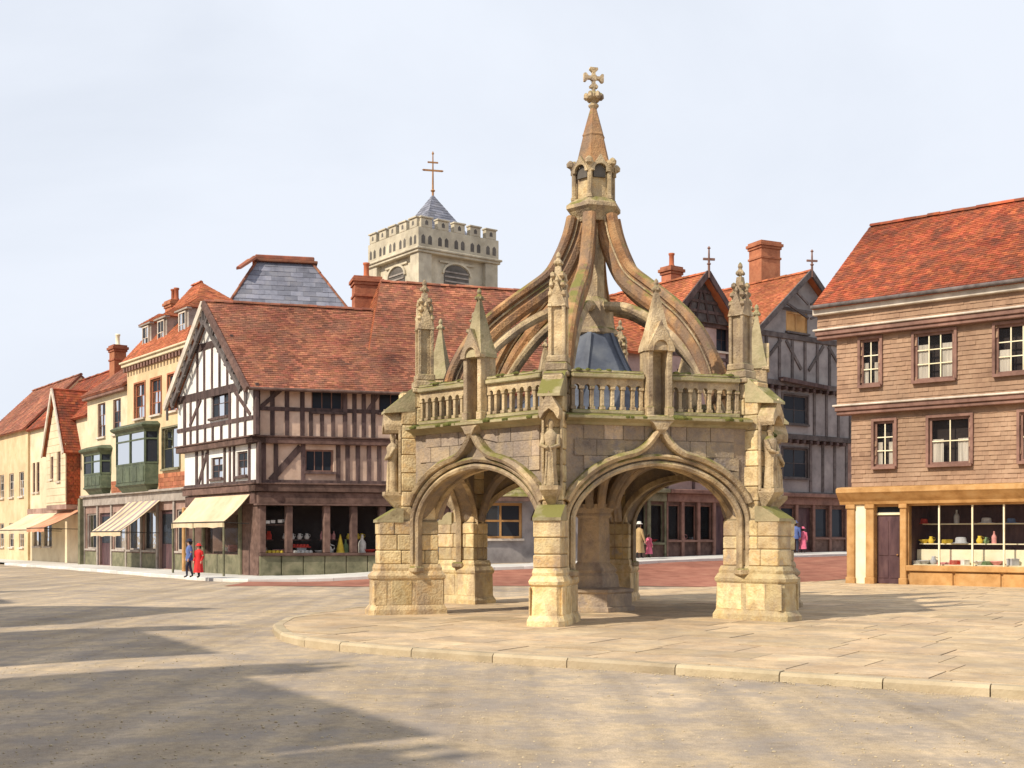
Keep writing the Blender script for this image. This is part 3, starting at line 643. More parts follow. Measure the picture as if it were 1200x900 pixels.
    m.loft([[fr.pt(a*q, b, z) for a, b in ((-1, .1), (1, .1), (1, e), (-1, e))] for q, e, z in ((.05, .36, 3.72), (.10, .42, 3.80), (.18, .42, 3.92), (.28, .40, 3.99))])
    ni = m.build('niche', 'stone_trim', cross)
    g = MB()
    P = [(-w_-.03, 5.36), (-w_+.1, 5.36)]+[(-(w_-.1)*math.cos(math.pi*k/10), 5.36+.22*math.sin(math.pi*k/10)**.8) for k in range(11)]+[(w_-.1, 5.36), (w_+.03, 5.36)]
    top = lambda u: 5.40+.55*(1-abs(u)/(w_+.03))
    for p, q in zip(P, P[1:]):
        if abs(p[0]-q[0]) > 1e-5: g.loft([[fr.pt(p[0], v, p[1]), fr.pt(q[0], v, q[1]), fr.pt(q[0], v, top(q[0])+.02), fr.pt(p[0], v, top(p[0])+.02)] for v in (v1-.1, v1+.05)])
    g.build('gable', 'stone_trim', ni)
    s = MB(); vm = (v0+v1)/2; s.loft([[fr.pt(a*q, vm+b*q*.82, z) for a, b in ((-1, -1), (1, -1), (1, 1), (-1, 1))] for q, z in ((.29, 5.38), (.285, 5.46), (.21, 5.74), (.042, 6.56), (.04, 6.6))])
    p = fr.pt(0, vm, 6.5); finial(s, p[0], p[1], 6.5, .5); s.build('spirelet', 'stone_mossy' if i in (1, 4, 5) else 'stone_trim', ni)
for i in range(6): bay(i)

# flying ribs
up = [(3.62, 4.6), (3.5, 5.0), (3.36, 5.42), (3.05, 5.98), (2.6, 6.52), (2.08, 6.96), (1.54, 7.36), (1.12, 7.70), (.86, 8.14), (.68, 8.58), (.58, 8.98)]
lo = [(3.30, 4.6), (3.12, 4.98), (2.86, 5.40), (2.46, 5.86), (1.98, 6.28), (1.5, 6.60), (1.0, 6.84), (.6, 6.92), (.25, 6.97)]
def curve(p, n=5):
    o = []
    for i in range(len(p)-1):
        p0, p1, p2, p3 = p[max(0, i-1)], p[i], p[i+1], p[min(len(p)-1, i+2)]
        for k in range(n):
            t = k/n; o.append(tuple(.5*(2*b+(c-a)*t+(2*a-5*b+4*c-d)*t*t+(3*b-a-3*c+d)*t**3) for a, b, c, d in zip(p0, p1, p2, p3)))
    return o+[p[-1]]
for i in range(6):
    fr = ray(A0+60*i); U = curve(up); Lo = curve(lo)
    # travel is inward, so the left side of travel is the underside
    m = MB().sweep(fr, U, [(-.14, .0), (-.14, .09), (-.06, .14), (-.06, .24), (-.11, .30), (-.11, .42), (-.04, .52), (.04, .52), (.11, .42), (.11, .30), (.06, .24), (.06, .14), (.14, .09), (.14, .0), (.08, -.05), (-.08, -.05)]); rb = m.build('rib', 'stone_rib', cross)
    for s in (-1, 1): MB().sweep(fr, U, [(s*.085, .165), (s*.115, .19), (s*.085, .215), (s*.05, .19)]).build('rib_moulding', 'stone_trim', rb)
    m = MB().sweep(fr, Lo, [(-.11, .0), (-.13, .05), (-.10, .12), (-.05, .16), (.05, .16), (.10, .12), (.13, .05), (.11, .0), (.06, -.06), (-.06, -.06)]); m.build('inner_rib', 'stone_trim', rb)
    w = MB()                                  # web between the two ribs, low down
    A_ = [q for q in U if q[1] < 6.9]; B_ = [q for q in Lo if q[1] < 6.3]; n = 12
    pick = lambda l, t: l[int(t*(len(l)-1))]
    for v in (-.06, .06):
        for k in range(n): w.quad(fr.pt(pick(A_, k/n)[0]-.1, v, pick(A_, k/n)[1]-.05), fr.pt(pick(A_, (k+1)/n)[0]-.1, v, pick(A_, (k+1)/n)[1]-.1), fr.pt(pick(B_, (k+1)/n)[0], v, pick(B_, (k+1)/n)[1]), fr.pt(pick(B_, k/n)[0], v, pick(B_, k/n)[1]))
    w.build('web', 'stone_rib', rb)
ph = R(A0)
c0 = (CX.x, CX.y, 0)
MB().lathe(c0, [(3.75, 3.62), (3.75, 3.98), (3.6, 4.0)], 6, ph).build('roof_slab', 'stone_wall', cross)
ld = MB().lathe(c0, [(3.3, 4.0), (2.6, 4.22), (1.9, 4.55), (1.35, 4.95), (.95, 5.42), (.66, 5.95), (.52, 6.28)], 6, ph).build('lead_roof', 'lead', cross)
for k in range(6):
    fr = ray(A0+60*k); MB().sweep(fr, curve([(2.6, 4.22), (1.9, 4.55), (1.35, 4.95), (.95, 5.42), (.66, 5.95), (.52, 6.28)]), [(-.05, -.03), (-.04, .05), (.04, .05), (.05, -.03)]).build('lead_roll', 'lead', ld)
sh = MB().lathe(c0, [(.50, 6.26), (.56, 6.30), (.56, 6.38), (.48, 6.44), (.45, 6.9), (.38, 7.02), (.25, 7.15), (.24, 8.9), (.34, 9.0)], 6, ph+R(30)).build('shaft', 'stone_trim', cross)
ln = MB().lathe(c0, [(.42, 8.86), (.46, 8.95), (.58, 9.08), (.66, 9.14), (.66, 9.22), (.56, 9.30), (.50, 9.36)], 6, ph).build('lantern', 'stone_trim', cross)
MB().lathe(c0, [(.40, 9.33), (.40, 10.2)], 6, ph).build('lantern_core', 'stone', ln)
for k in range(6):
    fr = ray(A0+60*k); m = MB(); p = fr.pt(.47, 0, 9.34); m.lathe(p, [(.075, 0), (.075, .06), (.055, .09), (.055, .62), (.08, .68), (.10, .74), (.10, .80), (.06, .86)], 6); m.build('lantern_shaft', 'stone_trim', ln)
    q = fr.pt(.56, 0, 10.06); MB().lathe(q, [(.02, 0), (.085, .04), (.09, .12), (.05, .17), (.02, .19)], 6).build('crocket', 'stone_trim', ln)
    a = A0+60*k+30; n = Vector((math.cos(R(a)), math.sin(R(a)))); f2 = Frame(CX+n*.40, (-n.y, n.x), n)
    g = MB(); P = [(-.23, 9.94), (-.15, 9.94)]+[(-.15*math.cos(math.pi*j/8), 9.94+.17*math.sin(math.pi*j/8)**.75) for j in range(9)]+[(.15, 9.94), (.23, 9.94)]
    for p, q in zip(P, P[1:]):
        if abs(p[0]-q[0]) > 1e-5: g.loft([[f2.pt(p[0], v, p[1]), f2.pt(q[0], v, q[1]), f2.pt(q[0], v, 9.98+.34*(1-abs(q[0])/.23)), f2.pt(p[0], v, 9.98+.34*(1-abs(p[0])/.23))] for v in (.02, .09)])
    g.build('gablet', 'stone_trim', ln)
    o = MB(); o.prism(f2, [(-.14, 9.82), (.14, 9.82), (.14, 9.98), (0, 10.14), (-.14, 9.98)], -.05, .004); o.build('opening_shade', 'recess_shade', ln)  # flat dark plate, painted shade of the lantern opening
sp = MB().lathe(c0, [(.46, 10.14), (.43, 10.22), (.385, 10.3), (.26, 10.82), (.275, 10.86), (.25, 10.90), (.07, 11.52)], 6, ph).build('spire', 'stone_rib', cross)
m = MB().lathe(c0, [(.07, 11.48), (.12, 11.54), (.12, 11.58), (.06, 11.63), (.06, 11.68), (.17, 11.72), (.2, 11.79), (.12, 11.86), (.05, 11.88), (.04, 12.05)], 8)
for k in range(6):
    a = k*math.pi/3; m.lathe((CX.x+.17*math.cos(a), CX.y+.17*math.sin(a), 11.68), [(.02, 0), (.07, .05), (.06, .14), (.01, .18)], 5)
m.build('finial', 'stone_trim', sp)
f = Frame(CX, (.97, .25)); zc = 12.2; m = MB()
for du, dz in ((1, 0), (-1, 0), (0, 1), (0, -1)):
    P = [(.03, -.035), (.13, -.035), (.19, -.10), (.235, -.09), (.235, .09), (.19, .10), (.13, .035), (.03, .035)]
    m.prism(f, [((a*du+b*dz), zc+(a*dz+b*du)) for a, b in P], -.045, .045)
m.box(f, -.06, .06, -.05, .05, zc-.06, zc+.06); m.build('stone_cross', 'stone_trim', sp)
# middle column, stepped seat and vault ribs
cl = MB().lathe(c0, [(.95, 0), (.95, .10), (.88, .12), (.88, .40), (.93, .44), (.93, .50), (.60, .54), (.56, .80), (.50, .86), (.54, .92), (.46, 1.02), (.38, 1.1), (.36, 2.1), (.42, 2.16), (.40, 2.22), (.52, 2.34), (.56, 2.42)], 6, ph+R(30)).build('column', 'stone_wall', cross)
for i in range(12):
    fr = ray(A0+30*i); far = 3.8 if i % 2 == 0 else AP-.2; zt = 3.60
    P = curve([(.45, 2.35), (.6, 2.75), (.95, 3.15), (1.5, 3.42), (2.2, 3.5), (3.0, 3.2), (3.45, 2.75), (3.7, 2.1)] if i % 2 == 0 else [(.45, 2.35), (.6, 2.8), (1.0, 3.25), (1.7, 3.5), (2.6, 3.56), (AP-.2, 3.3)])
    MB().sweep(fr, P, [(-.09, .02), (-.09, -.08), (-.03, -.14), (.03, -.14), (.09, -.08), (.09, .02)]).build('vault_rib', 'stone_wall', cl)
# ================================================================ houses
def beams(root, fr, lst, mat, w, v0, v1, name='beam'):
    for b in lst:
        a, c = b[0], b[1]; ww = b[2] if len(b) > 2 else w
        MB().bar(fr, a, c, ww, v0-rnd(0, .012), v1).build(name, mat, root)
def panel_wall(root, fr, r, holes, v, mat, name='wall', d=.22):
    return MB().wall(fr, *r, holes, v, d).build(name, mat, root)
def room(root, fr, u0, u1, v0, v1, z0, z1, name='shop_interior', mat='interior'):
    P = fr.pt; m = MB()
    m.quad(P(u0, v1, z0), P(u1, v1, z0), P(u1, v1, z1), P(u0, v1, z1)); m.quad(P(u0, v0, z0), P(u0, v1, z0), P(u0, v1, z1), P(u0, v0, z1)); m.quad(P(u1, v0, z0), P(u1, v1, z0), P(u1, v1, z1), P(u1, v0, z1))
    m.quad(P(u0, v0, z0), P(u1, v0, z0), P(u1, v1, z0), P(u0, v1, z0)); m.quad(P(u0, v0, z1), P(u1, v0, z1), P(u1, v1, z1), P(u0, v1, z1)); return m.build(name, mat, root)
def awning(root, fr, ua, ub, va, za, vb, zb, mat, stripes=0, posts=False, sag=.08, ub2=None):
    m = MB(); nu, nv = 10, 6
    def P(i, j, dz=0):
        s, t = i/nu, j/nv; u = ua+(ub-ua)*s; v = va+(vb-va)*t
        return fr.pt(u, v, za+(zb-za)*t-sag*math.sin(math.pi*t)*(.8+.2*math.sin(s*9))-.04*abs(math.sin(s*math.pi*2.5))*t+dz)
    V = [P(i, j) for j in range(nv+1) for i in range(nu+1)]; V2 = [P(i, j, -.03) for j in range(nv+1) for i in range(nu+1)]
    F = [(j*(nu+1)+i, j*(nu+1)+i+1, (j+1)*(nu+1)+i+1, (j+1)*(nu+1)+i) for j in range(nv) for i in range(nu)]
    m.add(V, F, True); m.add(V2, F, True)
    for i in range(nu):                      # hanging front edge
        a, b = P(i, nv), P(i+1, nv); m.quad(a, b, (b[0], b[1], b[2]-.22-.03*(i % 2)), (a[0], a[1], a[2]-.22-.03*((i+1) % 2)))
    o = m.build('awning', mat, root, recalc=False)
    if stripes:
        for k in range(stripes):
            s0, s1 = (k+.3)/stripes, (k+.62)/stripes; q = MB(); pr = None
            rows = []
            for j in range(nv+1):
                row = []
                for s in (s0, s1):
                    t = j/nv; u = ua+(ub-ua)*s; row.append(fr.pt(u, va+(vb-va)*t, za+(zb-za)*t-sag*math.sin(math.pi*t)*(.8+.2*math.sin(s*9))-.04*abs(math.sin(s*math.pi*2.5))*t+.02))
                rows.append(row)
            for a, b in zip(rows, rows[1:]): q.quad(a[0], a[1], b[1], b[0])
            q.build('stripe', 'awning_stripe', o, recalc=False)
    m = MB()
    m.tube([fr.pt(ua, vb, zb-.03), fr.pt(ub, vb, zb-.03)], .03, 6); m.build('awning_bar', 'iron', o)
    for u in (ua+.05, ub-.05): MB().tube([fr.pt(u, vb, zb-.05), fr.pt(u, va, zb-.1)], .02, 6).build('awning_arm', 'iron', o)
    return o
def good(kind, p, s, mat, label, group=None):
    m = MB(); x, y, z = p
    if kind == 'hat': m.lathe(p, [(s*.9, 0), (s, .02*s), (.55*s, .1*s), (.52*s, .5*s), (.42*s, .62*s), (.1*s, .64*s)], 14, smooth=True)
    elif kind == 'bowl': m.lathe(p, [(.4*s, 0), (.45*s, .08*s), (.85*s, .45*s), (s, .62*s), (.92*s, .62*s), (.4*s, .16*s)], 14, smooth=True)
    elif kind == 'jug': m.lathe(p, [(.4*s, 0), (.6*s, .25*s), (.66*s, .6*s), (.45*s, 1.0*s), (.3*s, 1.25*s), (.4*s, 1.5*s), (.3*s, 1.5*s)], 12, smooth=True); m.tube([(x+.35*s, y, z+1.35*s), (x+.85*s, y, z+1.2*s), (x+.9*s, y, z+.8*s), (x+.6*s, y, z+.5*s)], .07*s, 6)
    elif kind == 'bottle': m.lathe(p, [(.4*s, 0), (.42*s, 1.1*s), (.36*s, 1.3*s), (.15*s, 1.6*s), (.14*s, 2.0*s), (.17*s, 2.02*s), (.1*s, 2.1*s)], 12, smooth=True)
    elif kind == 'cone': m.lathe(p, [(.5*s, 0), (.45*s, .2*s), (.05*s, 2*s)], 12, smooth=True)
    elif kind == 'tray':
        f = Frame((x, y), (.95, .3)); m.box(f, -s, s, -.5*s, .5*s, z, z+.1*s, .02*s)
        for k in range(9): m.lathe((x+(k % 5-2)*.36*s, y+(k//5-.5)*.4*s, z+.1*s), [(.16*s, 0), (.2*s, .12*s), (.1*s, .26*s)], 8, smooth=True)
    elif kind == 'cloth':
        f = Frame((x, y), (.9, .3))
        for k in range(5): m.box(f, -s*.8+rnd(-.05, .05)*s, s*.8+rnd(-.05, .05)*s, -.5*s, .5*s, z+k*.14*s, z+(k+1)*.14*s-.008, .05*s)
    elif kind == 'box':
        f = Frame((x, y), (.9, .35)); m.box(f, -.6*s, .6*s, -.45*s, .45*s, z, z+.7*s, .03*s); m.box(f, -.63*s, .63*s, -.48*s, .48*s, z+.701*s, z+.86*s, .03*s)
    o = m.build({'cone': 'sugar_cone', 'tray': 'tray_of_buns', 'cloth': 'folded_cloth', 'box': 'lidded_box'}.get(kind, kind), mat)
    me = o.data; me.transform(__import__('mathutils').Matrix.Translation(Vector((-x, -y, -z)))); o.location = p
    return tag(o, label, {'cone': 'cone', 'tray': 'tray', 'cloth': 'cloth', 'box': 'box'}.get(kind, kind), group)

# ---------------------------------------------------------------- timber-framed corner shop
th = thing('timber_framed_house', 'black-and-white timber-framed corner house with jettied floors, red tiled roof and dark shop windows', 'house', (TC.x, TC.y, 0))
FL = Frame(TC, T_U, T_V); FG = Frame(TC, T_V, T_U)      # long front and gable front share the corner
GW, LW = 7.6, 8.2
ZF, Z1, Z2, ZE, ZR = 3.72, 5.70, 8.02, 8.02, 12.05
v1_, v2_ = -.20, -.40                                     # the two jetties
u1_, u2_ = -.20, -.40
# first and second floor walls, long side
wl1 = [FL.rect(358, 527, 391, 553, v1_)]; wl2 = [FL.rect(365, 456, 403, 483, v2_), FL.rect(444, 457, 474, 484, v2_)]
panel_wall(th, FL, (u1_, LW, ZF, Z1), wl1, v1_, 'plaster_shaded'); panel_wall(th, FL, (u2_, LW, Z1, Z2), wl2, v2_, 'plaster_shaded')
wg1 = [FG.rect(247, 536, 261, 561, v1_), FG.rect(277, 529, 290, 558, v1_)]; wg2 = [FG.rect(247, 456, 268, 489, v2_)]
panel_wall(th, FG, (u1_, GW, ZF, Z1), wg1, v1_, 'plaster_white'); panel_wall(th, FG, (u2_, GW+.3, Z1, Z2), wg2, v2_, 'plaster_white')
ga = (u2_+GW+.3)/2
MB().prism(FG, [(u2_, Z2), (GW+.3, Z2), (ga, ZR-.25)], v2_, v2_+.2).build('gable_wall', 'plaster_white', th)
s = MB(); P = FL.pt
s.quad(P(LW, v2_, -.3), P(LW, GW, -.3), P(LW, GW, Z2), P(LW, v2_, Z2)); s.quad(P(LW, v2_, Z2), P(LW, GW, Z2), P(LW, GW/2, ZR-.2))
s.quad(P(0, GW, -.3), P(LW, GW, -.3), P(LW, GW, Z2), P(0, GW, Z2)); s.build('rear_walls', 'brick_dim', th)
for nm, fr, lw, vv, z, t in (('jetty_beam', FL, LW, v2_, Z1, .26), ('jetty_beam', FG, GW+.3, v2_, Z1, .26), ('jetty_beam', FL, LW, v1_, ZF, .3), ('jetty_beam', FG, GW+.02, v1_, ZF, .3)):
    m = MB(); m.box(fr, vv-.10, lw, vv-.10, vv+.5, z-t*.55, z+t*.45, .02); m.build(nm, 'timber_red', th)
    m = MB(); m.box(fr, vv-.16, lw, vv-.16, vv+.1, z+t*.45, z+t*.45+.07, .015); m.build('moulding', 'timber_red', th)
# long front timbers (measured on the front)
def fx(fr, v): return lambda x, y: fr.px(x, y, v)
p2 = fx(FL, v2_); zt2, zb2, zm2 = Z2-.02, Z1+.2, 7.0
xs2 = [301, 319, 336, 354, 404, 415, 426, 437, 478, 489]; B = []
for x in xs2:
    u = p2(x, 480)[0]; B.append(((u, zb2), (u, zt2), .24 if x == 301 else .17))
for x in (364, 377, 390):
    u = p2(x, 500)[0]; B.append(((u, zb2), (u, zm2), .15))
B += [((u2_, zm2), (LW, zm2), .16), ((p2(305, 0)[0], 7.05), (p2(332, 0)[0], 7.9), .16), ((u2_, zt2-.08), (LW, zt2-.08), .2), ((p2(430, 0)[0], 7.0), (p2(445, 0)[0], 7.85), .14)]
beams(th, FL, B, 'timber', .17, v2_-.045, v2_+.06)
p1 = fx(FL, v1_); B = []
for x in (308, 323, 355, 396, 407, 419, 432, 444, 462, 480):
    u = p1(x, 540)[0]; B.append(((u, ZF+.16), (u, Z1-.1), .22 if x == 308 else .17))
B += [((p1(317, 0)[0], ZF+.3), (p1(352, 0)[0], Z1-.25), .26), ((u1_, ZF+.25), (LW, ZF+.25), .16)]
beams(th, FL, B, 'timber', .17, v1_-.045, v1_+.06)
# gable timbers
g2 = fx(FG, v2_); B = []
for x, hi, lo_ in ((217, Z2, Z1+.2), (224, Z2, Z1+.2), (232, Z2, Z1+.2), (241, Z2, Z1+.2), (270, Z2, Z1+.2), (279, Z2, Z1+.2), (288, Z2, Z1+.2), (300, Z2, Z1+.2), (250, 6.55, Z1+.2), (260, 6.55, Z1+.2)):
    u = g2(x, 500)[0]; B.append(((u, lo_), (u, hi), .26 if x in (300, 217) else .17))
B += [((u2_, 6.62), (GW+.3, 6.62), .17), ((u2_, Z2+.02), (GW+.3, Z2+.02), .34), ((g2(276, 0)[0], 7.85), (g2(294, 0)[0], 6.75), .16), ((g2(236, 0)[0], 7.85), (g2(223, 0)[0], 6.75), .16)]
zc_ = lambda u: Z2+(ZR-.25-Z2)*(1-abs(u-ga)/(ga-u2_))
for x in (232, 240, 249, 258, 267, 276, 284):
    u = g2(x, 430)[0]; 
    if zc_(u)-.35 > Z2+.3: B.append(((u, Z2+.15), (u, min(zc_(u)-.2, 10.15)), .15))
B += [((ga-2.0, 10.2), (ga+2.0, 10.2), .3)]
beams(th, FG, B, 'timber', .17, v2_-.045, v2_+.06)
g1 = fx(FG, v1_); B = []
for x in (231, 238, 244, 264, 270, 275, 293, 303):
    u = g1(x, 545)[0]; B.append(((u, ZF+.16), (u, Z1-.12), .24 if x in (231, 303) else .16))
B += [((g1(233, 0)[0], ZF+.3), (g1(243, 0)[0], Z1-.3), .2), ((u1_, ZF+.25), (GW, ZF+.25), .15)]
beams(th, FG, B, 'timber', .16, v1_-.045, v1_+.06)
for fr, hs, vv, nx, ny in ((FL, wl1, v1_, 3, 1), (FL, wl2, v2_, 3, 1), (FG, wg1, v1_, 2, 3), (FG, wg2, v2_, 3, 2)):
    for h in hs: window(th, fr, h, nx if h != wl2[-1] else 2, ny, vv+.1, 'frame_brown' if fr is FL else 'timber', sill='timber')
# roof
vE, zE = -.85, 7.82
sl = (ZR-zE)/(ga-vE); uA, uB = -.78, LW+.5
rf = roof_face(th, FL.pt(uA, vE, zE), FL.pt(uB, vE, zE), FL.pt(uB, ga, ZR), FL.pt(uA, ga, ZR), 'tile_red', tw=.21, gauge=.14)
roof_face(th, FL.pt(uB, 2*ga-vE, zE), FL.pt(uA, 2*ga-vE, zE), FL.pt(uA, ga, ZR), FL.pt(uB, ga, ZR), 'tile_red', tw=.3, gauge=.25)
ridge_tiles(rf, FL.pt(uA, ga, ZR), FL.pt(uB, ga, ZR), 'tile_red')
# barge boards with an inner rail and struts
for sg in (0, 1):
    e = (vE-.02, zE-.1) if sg == 0 else (2*ga-vE+.02, zE-.1)
    MB().bar(FG, e, (ga, ZR-.08), .30, -.90, -.79).build('barge_board', 'frame_pale' if sg else 'timber_red', th)
    k = 1 if sg == 0 else -1; off = .72
    MB().bar(FG, (e[0]+k*off*1.05, zE-.05), (ga, ZR-.08-off*1.1), .18, -.84, -.72).build('barge_rail', 'timber_grey', th)
    for q in range(13):
        t = (q+.5)/13; a = (e[0]+(ga-e[0])*t, zE-.1+(ZR-.08-zE+.1)*t); b = (a[0]+k*(.42 if q % 2 else .05), a[1]-(.55 if q % 2 else .75))
        MB().bar(FG, a, b, .11, -.83, -.75).build('strut', 'timber_grey', th)
m = MB(); m.tube([FL.pt(uA, vE-.06, zE-.06), FL.pt(uB, vE-.06, zE-.06)], .07, 8); m.build('gutter', 'timber_red', th)
# ground floor: fascia, posts, windows
MB().box(FL, -.1, LW, -.18, .0, 3.05, ZF-.18, .015).build('fascia', 'timber_red', th); MB().box(FG, 0, GW, -.18, .0, 3.05, ZF-.18, .015).build('fascia', 'timber_red', th)
MB().box(FL, -.2, LW, -.27, .05, 2.98, 3.049, .012).build('cornice', 'timber_red', th)
pg = fx(FL, 0); z_s = .92
def shop_bay(fr, u0, u1, z0, z1, v, glass='glass_shop'): return MB().quad(fr.pt(u0, v, z0), fr.pt(u1, v, z0), fr.pt(u1, v, z1), fr.pt(u0, v, z1)).build('shop_window', glass, th)
posts = [0.12]+[pg(x, 620)[0] for x in (338, 382, 414)]+[pg(447, 620)[0], LW-.2]
for u in posts: MB().box(FL, u-.13, u+.13, -.13, .12, z_s+.061, 2.979, .02).build('post', 'timber_red', th)
for a, b in zip(posts, posts[1:]): shop_bay(FL, a+.13, b-.13, z_s+.06, 2.97, .02)
MB().box(FL, 0, LW, -.2, .1, z_s-.06, z_s+.06, .015).build('window_sill', 'timber_red', th)
n = 9
for k in range(n): MB().box(FL, .02+k*LW/n, (k+1)*LW/n-.02, -.08, .02, -.25, z_s-.061, .015).build('riser_panel', 'riser_wood', th)
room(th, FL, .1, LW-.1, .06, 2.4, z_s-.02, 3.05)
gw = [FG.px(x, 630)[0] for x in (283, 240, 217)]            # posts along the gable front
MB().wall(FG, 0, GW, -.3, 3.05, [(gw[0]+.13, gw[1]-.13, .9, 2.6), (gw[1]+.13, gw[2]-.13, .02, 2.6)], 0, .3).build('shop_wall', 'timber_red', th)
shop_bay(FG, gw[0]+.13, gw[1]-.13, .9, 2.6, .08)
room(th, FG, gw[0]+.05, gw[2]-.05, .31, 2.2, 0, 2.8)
MB().box(FG, gw[0]+.13, gw[1]-.13, -.06, .02, -.2, .88, .02).build('riser_panel', 'riser_wood', th)
for u in gw: MB().box(FG, u-.10, u+.10, -.12, -.01, -.2, 3.04, .02).build('post', 'ochre' if u == gw[2] else 'riser_wood', th)
aa, ab = FG.px(300, 575)[0]+.15, FG.px(234, 575)[0]
aw = awning(th, FG, aa, ab, -.2, 3.45, -1.25, 2.32, 'awning_cream')
for u in (aa+.1, (aa+ab)/2+.4, ab-.1): MB().tube([FG.pt(u, -1.22, -.05), FG.pt(u, -1.22, 2.28)], .05, 8).build('awning_post', 'riser_wood', aw)
bz = [(a+b)/2 for a, b in zip(posts, posts[1:])]
def gp(fr, u, v, z): return fr.pt(u, v, z)
good('tray', gp(FL, bz[0]+.12, .4, z_s), .48, 'good_yellow', 'yellow tray of buns in the timber-framed shop, first window by the corner')
good('cloth', gp(FL, bz[0]+.5, .85, z_s), .3, 'good_pink', 'pink folded cloth pile beside the yellow tray of buns')
for k in range(5): good('box', gp(FL, bz[0]-.42+.26*k, .35 if k % 2 else .45, 2.2+(.02*k)), .15, 'good_white', 'small white box on the high shelf of the corner shop window', 'white boxes on the corner shop shelf')
sh_ = MB().box(FL, bz[0]-.62, bz[0]+.75, .25, .6, 2.14, 2.195, .01).build('shelf', 'timber_red', th)
good('tray', gp(FL, bz[1], .4, z_s), .48, 'good_white', 'white tray of buns in the second window from the street corner')
good('tray', gp(FL, bz[1]+.1, .8, z_s+.28), .4, 'good_red', 'red tray of buns raised behind the white tray')
good('box', gp(FL, bz[1]+.1, .8, z_s-.015), .34, 'good_grey', 'grey box holding up the red tray in the shop window')
good('cone', gp(FL, bz[2]+.2, .35, z_s), .42, 'good_yellow', 'tall yellow cone in the third window from the street corner')
good('jug', gp(FL, bz[2]-.3, .4, z_s), .3, 'good_white', 'white jug left of the yellow cone')
good('bottle', gp(FL, bz[3]-.05, .35, z_s), .4, 'good_white', 'white bottle in the shop window beside the stone pier')
good('bowl', gp(FL, bz[3]+.3, .4, z_s), .32, 'good_red', 'red bowl beside the white bottle')
good('cloth', gp(FG, (gw[0]+gw[1])/2, .6, 1.0), .45, 'good_pink', 'pink folded cloth pile in the window under the cream awning')
MB().box(FG, gw[0]+.15, gw[1]-.15, .32, 1.2, .85, .995, .02).build('shelf', 'timber_red', th)
good('bowl', gp(FG, (gw[0]+gw[1])/2+.7, .55, 1.0), .3, 'good_white', 'white bowl behind the pink cloth pile under the cream awning')
good('jug', gp(FL, bz[0]-.42, .28, z_s), .22, 'good_white', 'white jug in the corner shop window by the corner post')
good('cloth', gp(FL, bz[1]-.62, .5, z_s), .3, 'good_pink', 'pink folded cloth pile left of the white tray of buns')
good('bowl', gp(FL, bz[1]+.75, .4, z_s), .26, 'good_white', 'white bowl right of the white tray of buns')
good('bottle', gp(FL, bz[2]+.55, .6, z_s), .3, 'good_green', 'green bottle right of the tall yellow cone')
good('hat', gp(FL, bz[2]-.1, .7, z_s), .34, 'good_grey', 'grey hat behind the white jug and yellow cone')

for w_i, (wn, cm, col_n) in enumerate((('first', 'good_red', 'red'), ('second', 'good_white', 'white'), ('third', 'good_pink', 'pink'), ('fourth', 'good_yellow', 'yellow'))):
    a_, b_ = posts[w_i]+.2, posts[w_i+1]-.2
    MB().box(FL, a_+(.35 if w_i == 0 else 0), b_, .95, 1.2, 1.50, 1.55, .01).build('shelf', 'timber_red', th)
    for k in range(4): good('jug' if w_i % 2 else 'bottle', FL.pt(a_+(.5 if w_i == 0 else .12)+(b_-a_-(.6 if w_i == 0 else .24))*k/3, 1.07, 1.55), .17, cm, f'{col_n} vessel on the back shelf of the {wn} shop window from the corner post', f'{col_n} vessels on a corner shop shelf')

# ---------------------------------------------------------------- row of rendered houses up the left street
FR = Frame(ROW_O, ROW_D, (.8, .6))            # u runs away from the corner, v into the houses
def cornice(root, fr, u0, u1, z, v, mat, dent=True, dm=None):
    m = MB(); m.box(fr, u0, u1, v-.12, v+.1, z, z+.14); m.box(fr, u0-.05, u1+.05, v-.32, v+.1, z+.141, z+.32, .02); m.box(fr, u0-.1, u1+.1, v-.42, v+.1, z+.321, z+.42, .02); o = m.build('cornice', mat, root)
    if dent:
        k = int((u1-u0)/.42)
        for i in range(k): MB().box(fr, u0+(i+.3)*(u1-u0)/k, u0+(i+.8)*(u1-u0)/k, v-.26, v-.12, z-.12, z+.14, .01).build('dentil', dm or mat, o)
    return o
def dormer(root, fr, u, v, z0, z1, w, mat, tm):
    m = MB(); m.box(fr, u-w/2, u+w/2, v, v+2.6, z0, z1); o = m.build('dormer', mat, root)
    window(root, fr.at(0, v-.02), (u-w*.34, u+w*.34, z0+.25, z1-.14), 2, 2, -.04, 'frame_pale', sill=None)
    e = .16; A, B_, C_, D_ = fr.pt(u-w/2-e, v-e, z1), fr.pt(u+w/2+e, v-e, z1), fr.pt(u, v+.7, z1+.62), fr.pt(u, v+2.9, z1+.62)
    E, F_ = fr.pt(u-w/2-e, v+2.7, z1), fr.pt(u+w/2+e, v+2.7, z1)
    MB().add([A, B_, C_], [(0, 1, 2)]).add([A, C_, D_, E], [(0, 1, 2, 3)]).add([B_, C_, D_, F_], [(0, 1, 2, 3)]).add([A, B_, F_, E], [(0, 1, 2, 3)]).build('dormer_roof', tm, o)
    t = MB(); tiles(t, A, B_, C_, C_, .22, .15); tiles(t, E, A, C_, D_, .22, .15); tiles(t, F_, B_, C_, D_, .22, .15); t.build('tiles', tm, o, kind='stuff', recalc=False)
    MB().box(fr, u-w/2-e, u+w/2+e, v-e, v+.1, z1-.10, z1-.005, .01).build('dormer_eave', 'grey_wood', o)
